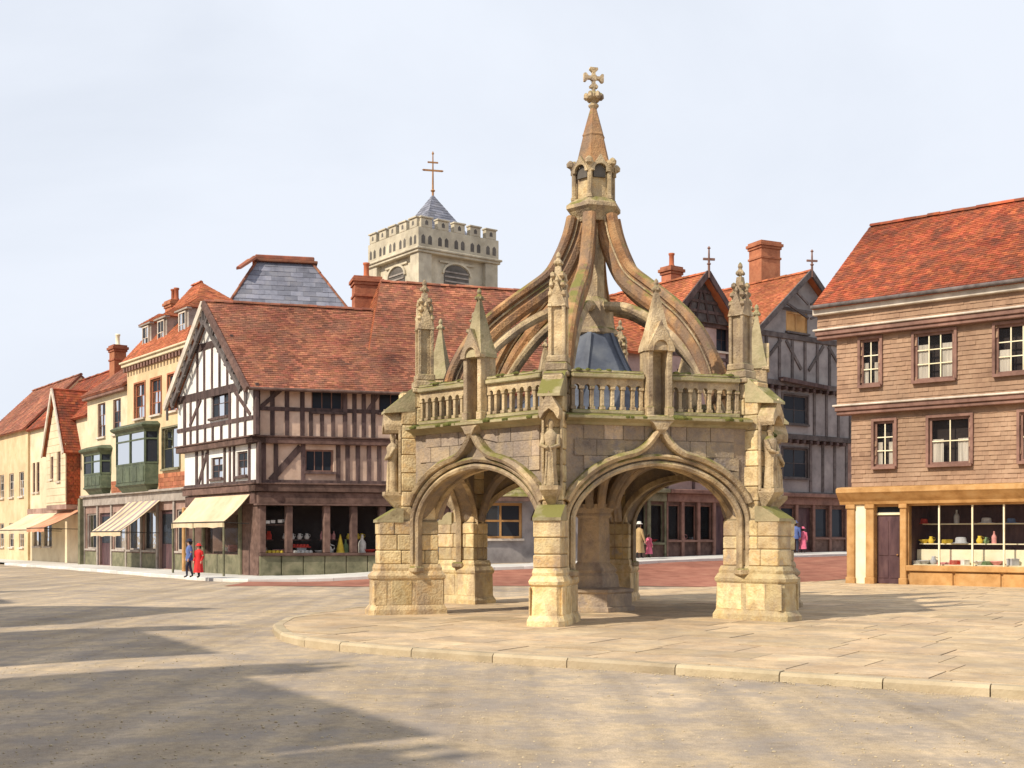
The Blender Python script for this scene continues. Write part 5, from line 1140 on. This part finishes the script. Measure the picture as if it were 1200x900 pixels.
MB().bar(FS, (m3-2.1, 9.75), (m3+1.6, 9.55), .2, -.95, -.6).build('window_hood', 'timber', s3)
shell(s3, FS, S2b, S3, -.1, 8, -.1, zs3, 'plaster_grey')
FG3 = FS.at(S2b, 0); shopfront(s3, FG3, 0, S3-S2b, .85, 3.95, 6, 3, 'frame_brown')
chimney(s3, FS.pt(FS.px(896, 310, 3.0)[0], 3.0, 0)[:2], 1.3, 1.1, 12, 17.9, 'brick', 0, Frame((0, 0), (.9, .44)))
s4 = thing('brick_house', 'plain brick house with red roof glimpsed between the grey timber house and the tile-hung house', 'house', FS.pt(S3+5, 0, .9))
H4 = [(S3+1+2.4*k, S3+2.1+2.4*k, z, z+1.7) for k in range(3) for z in (1.9, 5.0, 8.0)]
panel_wall(s4, FS, (S3+.02, S3+9, -.1, 10.2), H4, .1, 'brick_dim'); [window(s4, FS, h, 2, 3, .2, 'frame_pale') for h in H4]; shell(s4, FS, S3+.03, S3+9, .1, 8, -.1, 10.2, 'brick_dim')
for a_, b_ in ((-.3, 4), (8.3, 4)): roof_face(s4, FS.pt(S3+.02, a_, 10.1), FS.pt(S3+9, a_, 10.1), FS.pt(S3+9, b_, 13.2), FS.pt(S3+.02, b_, 13.2), 'tile_red', tw=.4, gauge=.3)
# ---------------------------------------------------------------- church tower
tw = thing('church_tower', 'pale stone church tower with battlements, pyramid cap and weathervane cross', 'church tower', (-6.9, 95, 0))
FT = Frame((-7.0, 90), (.8, .6)); TW = 7.1; zt_ = 1.7+(628-255)*90/1400; zp = zt_-2.35
f1, f2 = FT, Frame(FT.O, FT.V, FT.U)
MB().box(FT, .25, TW-.25, .25, TW-.25, -.3, zp).build('wall', 'tower_stone', tw)
for (a, b) in ((0, 0), (TW, 0), (0, TW), (TW, TW)):
    MB().box(FT, a-.15 if a == 0 else a-1.05, a+1.05 if a == 0 else a+.15, b-.15 if b == 0 else b-1.05, b+1.05 if b == 0 else b+.15, -.3, zp-.25, .03).build('buttress', 'tower_stone', tw)
m = MB(); m.box(FT, -.3, TW+.3, -.3, TW+.3, zp-.25, zp-.05, .03); m.box(FT, -.42, TW+.42, -.42, TW+.42, zp-.049, zp+.12, .04); m.build('string_course', 'tower_stone', tw)
MB().box(FT, -.2, TW+.2, -.2, TW+.2, zp+.1, zt_-.7, .03).build('parapet', 'tower_stone', tw)
for k, fr in enumerate((f1, f2)):
    n = 5; st = (TW+.4)/n
    for i in range(n):
        a = -.2+i*st; MB().box(fr, a+.16*st, a+.84*st if True else 0, -.2, .25, zt_-.701, zt_, .03).build('merlon', 'tower_stone', tw)
        MB().box(fr, a+.12*st, a+.88*st, -.3, .3, zt_, zt_+.12, .02).build('coping', 'tower_stone', tw)
        for j in range(2):                   # flat dark plates, the shade of sunk panels painted on
            c = a+(.3+.4*j)*st
            MB().prism(fr, [(c-.17, zp+.4), (c+.17, zp+.4), (c+.17, zp+.95), (c, zp+1.12), (c-.17, zp+.95)], -.206, -.16).build('panel_shade', 'recess_shade', tw)
        c = a+.5*st; MB().prism(fr, [(c-.14, zt_-.5), (c+.14, zt_-.5), (c+.14, zt_-.25), (c, zt_-.12), (c-.14, zt_-.25)], -.206, -.16).build('panel_shade', 'recess_shade', tw)
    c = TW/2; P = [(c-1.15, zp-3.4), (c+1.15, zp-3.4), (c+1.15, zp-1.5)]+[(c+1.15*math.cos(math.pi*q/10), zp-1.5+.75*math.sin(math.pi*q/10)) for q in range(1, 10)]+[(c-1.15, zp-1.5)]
    MB().prism(fr, P, .20, .24).build('belfry_shade', 'recess_shade', tw)  # flat dark plate stands in for the shade behind the louvres
    sc_ = .78; P2 = [(c+(u-c)*1.12, z if z < zp-2 else zp-1.5+(z-zp+1.5)*1.2) for u, z in P[2:]]; MB().sweep(fr, P2, [(.26, -.08), (.08, -.08), (.08, .08), (.26, .08)]).build('belfry_arch', 'tower_stone', tw)
    for q in range(6): MB().box(fr, c-1.1, c+1.1, .14, .235, zp-3.2+q*.36, zp-3.08+q*.36).build('louvre', 'grey_wood', tw)
    MB().bar(fr, (c-1.6, zp-.62), (c+1.6, zp-.62), .16, .1, .26).build('label_mould', 'tower_stone', tw)
py = MB(); zpy = zt_+.15; hp_ = 2.3; cc = TW/2; px_ = 2.15
ap = FT.pt(cc, cc, zpy+3.0); A, B_, C_, D_ = (FT.pt(cc+a*px_, cc+b*px_, zpy-.5) for a, b in ((-1, -1), (1, -1), (1, 1), (-1, 1)))
for a, b in ((A, B_), (B_, C_), (C_, D_), (D_, A)): py.add([a, b, ap], [(0, 1, 2)])
pc = py.build('pyramid_cap', 'slate', tw); t = MB()
for a, b in ((A, B_), (D_, A)): tiles(t, a, b, ap, ap, .5, .3)
t.build('slates', 'slate', pc, kind='stuff', recalc=False)
m = MB(); x, y, z = ap; m.tube([(x, y, z-.2), (x, y, z+3.2)], [.09, .045], 6); f = Frame((x, y), (.97, .24)); m.box(f, -.75, .75, -.05, .05, z+1.85, z+1.98); m.box(f, -.42, .42, -.05, .05, z+2.5, z+2.61)
for q in (-.75, .75): m.lathe(f.pt(q, 0, z+1.84), [(.02, 0), (.13, .08), (.02, .16)], 6)
m.lathe((x, y, z+.15), [(.05, 0), (.2, .15), (.05, .3)], 8); m.lathe((x, y, z+3.15), [(.04, 0), (.1, .1), (.02, .3)], 6); m.build('cross_vane', 'gilt', tw)
# ---------------------------------------------------------------- tile-hung house on the right
TO = Vector((394*43.3/FPX, 43.3)); FTH = Frame(TO, (.77, -.64)); tile_h = thing('tile_hung_house', 'tile-hung brown house with jettied floors, bright red roof and ochre shop front', 'house', (TO.x+2.5, TO.y+1, 0))
LT = 8.6; DT = 7.0
def TP(x, y, v=0): return FTH.px(x, y, v)
z_c0, z_c1 = TP(1080, 590)[1], TP(1080, 569)[1]             # shop cornice
z1b, z1t = z_c1+.02, TP(1080, 483, 0)[1]
z2b, z2t = TP(1080, 470, -.25)[1], TP(1080, 384, -.25)[1]
z3b, z3t = TP(1080, 375, -.5)[1], TP(1080, 345, -.5)[1]
v2h, v3h = -.28, -.55
ul1 = TP(998, 530)[0]; ul2 = TP(981, 440, v2h)[0]; ul3 = TP(958, 375, v3h)[0]; ulr = TP(952, 352, v3h-.25)[0]
W1 = [FTH.rect(1025, 494, 1049, 546), FTH.rect(1089, 488, 1138, 545)]; W2 = [FTH.rect(1009, 400, 1032, 452, v2h), FTH.rect(1072, 389, 1119, 446, v2h), FTH.rect(1167, 377, 1214, 436, v2h)]
def level(ws): a = sum(w[2] for w in ws)/len(ws); b = sum(w[3] for w in ws)/len(ws); return [(w[0], w[1], a, b) for w in ws]
W1, W2 = level(W1), level(W2)
W1.append((W1[1][1]+1.6, W1[1][1]+2.9, W1[0][2], W1[0][3])); W2[2] = (W2[2][0], W2[2][0]+1.35, W2[0][2], W2[0][3])
def hung(fr, u0, u1, z0, z1, v, holes, name='wall'):
    w = panel_wall(tile_h, fr, (u0, u1, z0, z1), holes, v, 'tile_hung', name)
    t = MB(); H = [(h[0]-u0-.02, h[1]-u0+.02, h[2]-z0-.06, h[3]-z0+.02) for h in holes]
    tiles(t, fr.pt(u0, v, z0), fr.pt(u1, v, z0), fr.pt(u1, v, z1), fr.pt(u0, v, z1), .21, .155, .04, H, .006, .001); t.build('tiles', 'tile_hung', w, kind='stuff', recalc=False)
hung(FTH, ul1, LT, z1b, z1t+.3, 0, W1); hung(FTH, ul2, LT, z2b, z2t+.35, v2h, W2); hung(FTH, ul3, LT, z3b, z3t, v3h, [])
FSD = Frame(TO, FTH.V, FTH.U)
for u, v, a, b in ((ul1, 0, z1b, z1t+.3), (ul2, v2h, z2b, z2t+.35), (ul3, v3h, z3b, z3t)):
    f = Frame(FTH.pt(u, 0, 0)[:2], FTH.V, FTH.U); w = panel_wall(tile_h, f, (v, DT, a, b), [], 0, 'tile_hung', 'side_wall')
    t = MB(); tiles(t, f.pt(v, 0, a), f.pt(DT, 0, a), f.pt(DT, 0, b), f.pt(v, 0, b), .25, .155, .04, (), .006, .001); 
    t.build('tiles', 'tile_hung', w, kind='stuff', recalc=False)
for w in W1: window(tile_h, FTH, w, 2, 3 if w[1]-w[0] < .9 else 2, .03, 'frame_brown', fw=.09, bar=.035, sill='frame_brown', bars='cream_paint', curtain=.55, surround='frame_brown')
for w in W2: window(tile_h, FTH, w, 2 if w[1]-w[0] < .9 else 3, 3, v2h+.03, 'frame_brown', fw=.09, bar=.035, sill='frame_brown', bars='cream_paint', curtain=.8 if w is W2[1] else .5, surround='frame_brown')
for v, u, z, m_ in ((v2h, ul2, z2b, 'frame_brown'), (v3h, ul3, z3b, 'frame_brown')):
    c = MB(); c.box(FTH, u-.06, LT, v-.10, v+.4, z-.17, z-.002, .02); c.box(FTH, u-.02, LT, v-.03, v+.38, z-.30, z-.171, .02); c.build('jetty_moulding', m_, tile_h)
    c = MB(); c.box(FTH, u-.12, LT, v-.17, v+.02, z-.001, z+.07, .015); c.build('drip_board', 'frame_pale', tile_h)
# roof
vr = DT/2; zrr = TP(1020, 266, vr)[1]; ze_ = z3t-.02; ur = TP(1020, 264, vr)[0]
q = [FTH.pt(ulr, v3h-.3, ze_), FTH.pt(LT+.2, v3h-.3, ze_), FTH.pt(LT+.2, vr, zrr), FTH.pt(ur, vr, zrr)]
rt = roof_face(tile_h, *q, 'tile_bright', tw=.2, gauge=.135); ridge_tiles(rt, q[3], q[2], 'tile_bright', .12, .45)
q2 = [FTH.pt(LT+.2, DT+.5, ze_), FTH.pt(ulr, DT+.5, ze_), FTH.pt(ur, vr, zrr), FTH.pt(LT+.2, vr, zrr)]; roof_face(tile_h, *q2, 'tile_bright', tw=.4, gauge=.3)
roof_face(tile_h, FTH.pt(ulr, DT+.5, ze_), FTH.pt(ulr, v3h-.3, ze_), FTH.pt(ur-.02, vr, zrr), FTH.pt(ur-.03, vr, zrr), 'tile_bright', tw=.24, gauge=.16)
MB().tube([FTH.pt(ulr, v3h-.36, ze_-.02), FTH.pt(LT, v3h-.36, ze_-.02)], .075, 8).build('gutter', 'timber_grey', tile_h)
MB().box(FTH, ul3-.1, LT, v3h-.22, v3h-.002, ze_-.30, ze_-.06, .02).build('eaves_board', 'frame_pale', tile_h)
s = MB(); s.quad(FTH.pt(ul1, DT, -.2), FTH.pt(LT, DT, -.2), FTH.pt(LT, DT, z3t), FTH.pt(ul1, DT, z3t)); s.quad(FTH.pt(LT, v3h, -.2), FTH.pt(LT, DT, -.2), FTH.pt(LT, DT, z3t), FTH.pt(LT, v3h, z3t)); s.add([FTH.pt(LT, v3h, z3t), FTH.pt(LT, DT, z3t), FTH.pt(LT, vr, zrr)], [(0, 1, 2)])
s.build('rear_walls', 'tile_hung', tile_h)
# shop front
ux = lambda x: TP(x, 640)[0]
zs_a, zs_b = TP(1110, 663)[1], TP(1110, 592)[1]; zd = TP(1040, 602)[1]
d0, d1 = ux(1026), ux(1055); g0, g1_ = ux(1065), LT-.3
MB().wall(FTH, 0, LT, -.2, z_c0+.05, [(d0, d1, 0, zs_b-.02), (g0, g1_, zs_a, zs_b)], 0, .25).build('shop_wall', 'ochre', tile_h)
MB().wall(FSD, 0, DT, -.2, z_c1, [], 0, .1).build('side_wall', 'plaster_grey', tile_h)
for a, b, mt in ((994, 1003, 'ochre'), (1003.3, 1016, 'cream_paint'), (1016.3, 1025.5, 'ochre'), (1056, 1063.5, 'ochre')):
    MB().box(FTH, ux(a), ux(b), -.14 if mt == 'ochre' else -.08, -.003, -.1, z_c0-.002, .02).build('pilaster', mt, tile_h)
    if mt == 'ochre': MB().box(FTH, ux(a)-.03, ux(b)+.03, -.18, -.004, -.1, .22, .02).build('pilaster_base', 'ochre', tile_h); MB().box(FTH, ux(a)-.03, ux(b)+.03, -.19, -.004, z_c0-.16, z_c0-.003, .02).build('pilaster_cap', 'ochre', tile_h)
MB().box(FTH, d0, d1, .14, .2, .0, zd-.05, .01).build('door', 'door_brown', tile_h)
for a, b, c, e in ((.08, .46, .2, .85), (.54, .92, .2, .85), (.08, .46, 1.0, zd-.25), (.54, .92, 1.0, zd-.25)): MB().box(FTH, d0+(d1-d0)*a, d0+(d1-d0)*b, .12, .139, c, e, .008).build('door_panel', 'door_brown', tile_h)
MB().lathe(FTH.pt(d1-.14, .09, 1.0), [(.02, 0), (.035, .03), (.02, .06)], 8).build('door_handle', 'gilt', tile_h)
MB().box(FTH, d0, d1, .08, .2, zd-.049, zd+.04, .01).build('transom', 'cream_paint', tile_h); MB().quad(FTH.pt(d0, .15, zd+.04), FTH.pt(d1, .15, zd+.04), FTH.pt(d1, .15, zs_b), FTH.pt(d0, .15, zs_b)).build('fanlight', 'glass_dark', tile_h)
c = MB(); c.sweep(FTH, [(-.25, z_c0), (LT, z_c0)], [(.02, 0), (-.16, 0), (-.20, .10), (-.30, .20), (-.44, .36), (-.50, .42), (-.50, .55), (-.40, .60), (.02, .64)]); c.build('shop_cornice', 'ochre', tile_h)
MB().box(FTH, g0-.05, LT, -.16, .05, zs_a-.20, zs_a-.003, .02).build('window_sill', 'ochre', tile_h)
for k in range(4): a = g0+k*(LT-g0)/4; MB().box(FTH, a+.04, a+(LT-g0)/4-.04, -.07, .0, -.05, zs_a-.24, .02).build('riser_panel', 'ochre', tile_h)
mu = [g0]+[ux(x) for x in (1100, 1139, 1176)]+[g1_-1.3, g1_]
for u in mu[1:-1]: MB().box(FTH, u-.025, u+.025, .02, .09, zs_a, zs_b).build('mullion', 'cream_paint', tile_h)
for a, b in zip(mu, mu[1:]): MB().quad(FTH.pt(a, .06, zs_a), FTH.pt(b, .06, zs_a), FTH.pt(b, .06, zs_b), FTH.pt(a, .06, zs_b)).build('shop_window', 'glass_shop', tile_h)
room(tile_h, FTH, g0-.02, g1_+.02, .26, 1.75, zs_a-.02, zs_b+.02, mat='door_brown')
MB().box(FTH, g0, g1_, .72, .82, zs_a, zs_a+.55, .02).build('display_back', 'cream_paint', tile_h)
zsh = [TP(1110, y)[1] for y in (657, 637, 613)]
for k, (z, dd) in enumerate(zip(zsh[1:], (.85, 1.15))): MB().box(FTH, g0+.05, g1_-.05, dd, dd+.35, z-.04, z, .006).build('shelf', 'cream_paint', tile_h)
MB().box(FTH, g0+.02, g1_-.02, .27, 1.6, zs_a-.015, zs_a+.03, .006).build('display_floor', 'cream_paint', tile_h)
gs = [  # x, shelf, size, kind, colour, label
 (1082, 2, .21, 'hat', 'good_red', 'red brimmed hat on the top shelf of the ochre shop window'), (1083, 1, .16, 'bowl', 'good_yellow', 'yellow bowl on the shelf below the red hat'), (1091, 1, .12, 'jug', 'good_yellow', 'small yellow jug beside the yellow bowl under the red hat'),
 (1121, 2, .17, 'bottle', 'good_grey', 'grey bottle on the top shelf in the middle ochre shop window'), (1126, 1, .26, 'hat', 'good_grey', 'wide grey hat on the middle shelf under the grey bottle'), (1110, 1, .15, 'cloth', 'good_yellow', 'yellow folded cloth left of the wide grey hat'),
 (1156, 2, .23, 'hat', 'good_white', 'white brimmed hat on the top shelf right of the grey bottle'), (1148, 1, .13, 'jug', 'good_yellow', 'yellow jug under the white hat'), (1156, 1, .11, 'jug', 'good_green', 'green jug under the white hat'), (1165, 1, .15, 'bottle', 'good_pink', 'pink bottle under the white hat'),
 (1073, 0, .14, 'cloth', 'good_white', 'white folded cloth on the display floor nearest the ochre door'), (1084, 0, .17, 'bowl', 'good_grey', 'grey bowl on the display floor below the yellow bowl'), (1094, 0, .14, 'jug', 'good_grey', 'grey jug on the display floor below the yellow jug'),
 (1106, 0, .17, 'tray', 'good_pink', 'pink tray of buns on the display floor below the yellow cloth'), (1120, 0, .17, 'cloth', 'good_red', 'red folded cloth on the display floor below the grey hat'), (1131, 0, .15, 'box', 'good_white', 'white lidded box on the display floor below the grey hat'),
 (1147, 0, .17, 'bowl', 'good_white', 'white bowl on the display floor below the yellow jug'), (1157, 0, .15, 'cloth', 'good_green', 'green folded cloth on the display floor below the green jug'), (1168, 0, .17, 'bowl', 'good_pink', 'pink bowl on the display floor below the pink bottle'),
 (1185, 2, .2, 'hat', 'good_blue', 'blue brimmed hat on the top shelf beside the white hat'), (1187, 0, .2, 'box', 'good_grey', 'grey lidded box on the display floor below the blue hat')]
for x, k, s, kd_, mt, lb in gs:
    vv = (.5, .98, 1.28)[k]; u = TP(x, 630, vv)[0]; z = (zs_a+.03, zsh[1], zsh[2])[k]
    good(kd_, FTH.pt(u, vv, z), s*1.35, mt, lb)

# ================================================================ people
def person(loc, h, face, coat, lower, label, pose=0, hat=None, skirt=True, group=None, hair='hair_dark'):
    root = thing('person', label, 'person', loc, group); root.rotation_euler.z = 0
    k = h/1.7; fx_ = Vector((math.cos(face), math.sin(face), 0)); sd_ = Vector((-fx_.y, fx_.x, 0)); up_ = Vector((0, 0, 1))
    J = {'pel': (0, 0, .93, .13), 'wa': (0, 0, 1.08, .115), 'ch': (0, 0, 1.28, .14), 'ne': (0, 0, 1.44, .06), 'hd0': (.01, 0, 1.53, .075), 'hd1': (.02, 0, 1.62, .085), 'hd2': (.01, 0, 1.685, .05)}
    E = [('pel', 'wa'), ('wa', 'ch'), ('ch', 'ne'), ('ne', 'hd0'), ('hd0', 'hd1'), ('hd1', 'hd2')]
    for s, n in ((1, 'l'), (-1, 'r')):
        st = .14*s*pose
        J.update({'hip'+n: (0, .09*s, .88, .10), 'kn'+n: (.05+st, .10*s, .50, .065), 'an'+n: (st*1.6-.02, .10*s, .09, .045), 'to'+n: (st*1.6+.13, .11*s, .04, .035),
                  'sh'+n: (0, .19*s, 1.37, .06), 'el'+n: (-.03-st*.5, .25*s, 1.10, .045), 'wr'+n: (.09-st*.4, .24*s, .87, .033), 'ha'+n: (.11-st*.4, .235*s, .79, .038), 'fi'+n: (.12-st*.4, .23*s, .72, .022), 'tb'+n: (.15-st*.4, .215*s, .79, .013)})
        E += [('pel', 'hip'+n), ('hip'+n, 'kn'+n), ('kn'+n, 'an'+n), ('an'+n, 'to'+n), ('ch', 'sh'+n), ('sh'+n, 'el'+n), ('el'+n, 'wr'+n), ('wr'+n, 'ha'+n), ('ha'+n, 'fi'+n), ('ha'+n, 'tb'+n)]
    names = list(J); W_ = lambda p: (fx_*p[0]+sd_*p[1]+up_*p[2])*k
    me = bpy.data.meshes.new('body'); me.from_pydata([W_(J[n]) for n in names], [(names.index(a), names.index(b)) for a, b in E], [])
    o = bpy.data.objects.new('body', me); sc.collection.objects.link(o); o.modifiers.new('s', 'SKIN'); sub = o.modifiers.new('d', 'SUBSURF'); sub.levels = 2; sub.render_levels = 2
    for i, n in enumerate(names): me.skin_vertices[0].data[i].radius = (J[n][3]*k, J[n][3]*k); me.skin_vertices[0].data[i].use_root = (n == 'pel')
    dg = bpy.context.evaluated_depsgraph_get(); m2_ = bpy.data.meshes.new_from_object(o.evaluated_get(dg)); bpy.data.objects.remove(o)
    m2_.materials.clear(); m2_.materials.append(MATS['skin']); b = bpy.data.objects.new('body', m2_); sc.collection.objects.link(b); b.parent = root
    if not skirt: m2_.materials.append(MATS[lower]); m2_.materials.append(MATS['shoe']); [setattr(pl, 'material_index', 1 if .12*k < pl.center.z < .95*k and abs(pl.center.dot(sd_)) < .2*k else (2 if pl.center.z <= .12*k else 0)) for pl in m2_.polygons]
    else: m2_.materials.append(MATS['shoe']); [setattr(pl, 'material_index', 1 if pl.center.z <= .3*k else 0) for pl in m2_.polygons]
    def ringy(prof, n=16, fold=0):
        R_ = []
        for (rx, ry, z, ox) in prof:
            R_.append([tuple(Vector(loc)+(fx_*(ox+rx*(1+fold*(.12*math.sin(5*t)))*math.cos(t))+sd_*(ry*(1+fold*.10*math.sin(6*t+1))*math.sin(t))+up_*z)*k) for t in [2*math.pi*i/n for i in range(n)]])
        return R_
    c = MB(); low = .78 if not skirt else .86
    c.loft(ringy([(.165, .20, low, 0), (.15, .185, .98, 0), (.135, .165, 1.08, 0), (.155, .20, 1.26, .005), (.13, .22, 1.38, 0), (.08, .12, 1.45, 0), (.065, .075, 1.48, 0)]), True, True)
    for s in (1, -1):
        n = 'l' if s == 1 else 'r'; pts = [Vector(loc)+W_(J['sh'+n]), Vector(loc)+W_(J['el'+n]), Vector(loc)+W_(J['wr'+n])]; c.tube([pts[0]+up_*.03*k, pts[0].lerp(pts[1], .5), pts[1], pts[2]], [.075*k, .07*k, .06*k, .05*k], 10)
    c.build('coat', coat, root)
    if skirt:
        c = MB(); c.loft(ringy([(.24, .25, .28, .01), (.215, .225, .5, .01), (.17, .20, .8, 0), (.14, .17, 1.03, 0), (.13, .165, 1.06, 0)], 20, 1), True, True); c.build('skirt', lower, root)
    hp = Vector(loc)+W_((-.015, 0, 1.60)); m = MB(); R_ = []
    for zz, r in ((-.10, .06), (-.05, .098), (.02, .105), (.07, .09), (.11, .05), (.12, .01)): R_.append([tuple(hp+(fx_*(math.cos(t)*r*.95-.02)+sd_*math.sin(t)*r+up_*zz)*k) for t in [2*math.pi*i/12 for i in range(12)]])
    m.loft(R_, True, True); m.build('hair', hair, root)
    fc = MB(); q = Vector(loc)+W_((.105, 0, 1.59)); fc.lathe(tuple(q), [(.004*k, .02*k), (.014*k, -.015*k), (.004*k, -.025*k)], 6)
    fc.build('nose', 'skin', b)
    ey = MB()
    for s in (1, -1): q = Vector(loc)+W_((.098, .033*s, 1.615)); ey.lathe(tuple(q), [(.003*k, .01*k), (.011*k, 0), (.003*k, -.01*k)], 6)
    ey.build('eyes', 'hair_dark', b, kind='stuff')
    if hat:
        hc = Vector(loc)+W_((0, 0, 1.66)); m = MB(); m.lathe(tuple(hc), [(.17*k, -.01*k), (.18*k, 0), (.17*k, .015*k), (.11*k, .02*k), (.10*k, .10*k), (.06*k, .125*k), (.01*k, .128*k)], 16, smooth=True); m.build('hat', hat, root)
    return root
def stand(x, D, h):
    X = (x-HX)*D/FPX; return (X, D, ground(X, D)+.02)
person(stand(222, 47.9, 1), 1.5, R(200), 'cloth_blue', 'cloth_navy', 'person in a blue coat standing under the cream awning', .6, 'cloth_navy', False)
person(stand(233, 47.7, 1), 1.32, R(240), 'cloth_red', 'cloth_red', 'child in a red coat and skirt beside the person in blue', .4, 'cloth_red', True)
person(stand(749, 54.6, 1), 1.62, R(30), 'cloth_tan', 'cloth_tan', 'person in a tan coat walking on the far pavement seen through the arch', 1.0, 'cloth_white', True)
person(stand(760.5, 55.2, 1), 1.1, R(30), 'cloth_pink', 'cloth_pink', 'child in a pink dress beside the person in tan', .5, None, True)
person(stand(932, 61.3, 1), 1.6, R(70), 'cloth_blue', 'cloth_navy', 'person in a blue coat and cap by the grey timber house', .4, 'cloth_blue', False)
person(stand(941, 61.5, 1), 1.3, R(70), 'cloth_pink', 'cloth_pink', 'child in a pink coat by the grey timber house', .4, 'cloth_pink', True)

# ================================================================ houses across the left street, beyond the view, that shade the foreground
FO = Frame((-8.0, 5.4), (-.52, .854))          # their fronts face the road
FO = Frame(FO.O, FO.U, (-.854, -.52))
specs = [(-3.5, 0.0, 6.4, 8.4, 0), (0.1, 6.6, 7.4, 10.0, 0), (8.6, 14.6, 8.0, 10.8, 0), (16.4, 23.5, 7.4, 11.0, 1), (25.2, 33.0, 7.6, 10.3, 0)]
names_ = ['brick house with its long roof along the left road edge, behind the view', 'second brick house at the left road edge, outside the view', 'tallest brick house at the left road edge before the gabled one', 'tall cream gabled house across the street from the cream row', 'low brick house at the far end across from the cream row']
for (a, b, ze0, zr0, gab), lb in zip(specs, names_):
    ho = thing('town_house', lb, 'house', FO.pt((a+b)/2, 0, 0)); mt = 'cream' if gab else 'brick_dim'
    H = [(a+1+q*2.4, a+2.1+q*2.4, z, z+1.7) for q in range(int((b-a-1)/2.4)) for z in (1, 4.3)]
    panel_wall(ho, FO, (a, b, -.3, ze0), H, 0, mt)
    for h in H: window(ho, FO, h, 2, 2, .1, 'frame_pale')
    shell(ho, FO, a+.01, b-.01, 0, 8, -.3, ze0, mt)
    if gab:
        m = (a+b)/2; MB().prism(FO, [(a, ze0), (b, ze0), (m, zr0-.1)], 0, .2).build('gable_wall', mt, ho); MB().prism(FO, [(a, ze0), (b, ze0), (m, zr0-.1)], 7.8, 8).build('gable_wall', mt, ho)
        roof_face(ho, FO.pt(a-.2, 8.2, ze0-.1), FO.pt(a-.2, -.3, ze0-.1), FO.pt(m, -.3, zr0), FO.pt(m, 8.2, zr0), 'tile_red', tw=.4, gauge=.3); roof_face(ho, FO.pt(b+.2, -.3, ze0-.1), FO.pt(b+.2, 8.2, ze0-.1), FO.pt(m, 8.2, zr0), FO.pt(m, -.3, zr0), 'tile_red', tw=.4, gauge=.3)
    else:
        for v, vv in ((-.3, 4), (8.3, 4)): roof_face(ho, FO.pt(a, v, ze0-.1), FO.pt(b, v, ze0-.1), FO.pt(b, vv, zr0), FO.pt(a, vv, zr0), 'tile_red', tw=.4, gauge=.3)
        for u in (a, b-.15): MB().add([FO.pt(u, 0, ze0), FO.pt(u, 8, ze0), FO.pt(u, 4, zr0-.1)], [(0, 1, 2)]).build('gable_wall', mt, ho)
        chimney(ho, FO.pt(b-1, 4, 0)[:2], 1.0, .8, zr0-1, zr0+1.6, 'brick', 2, FO)
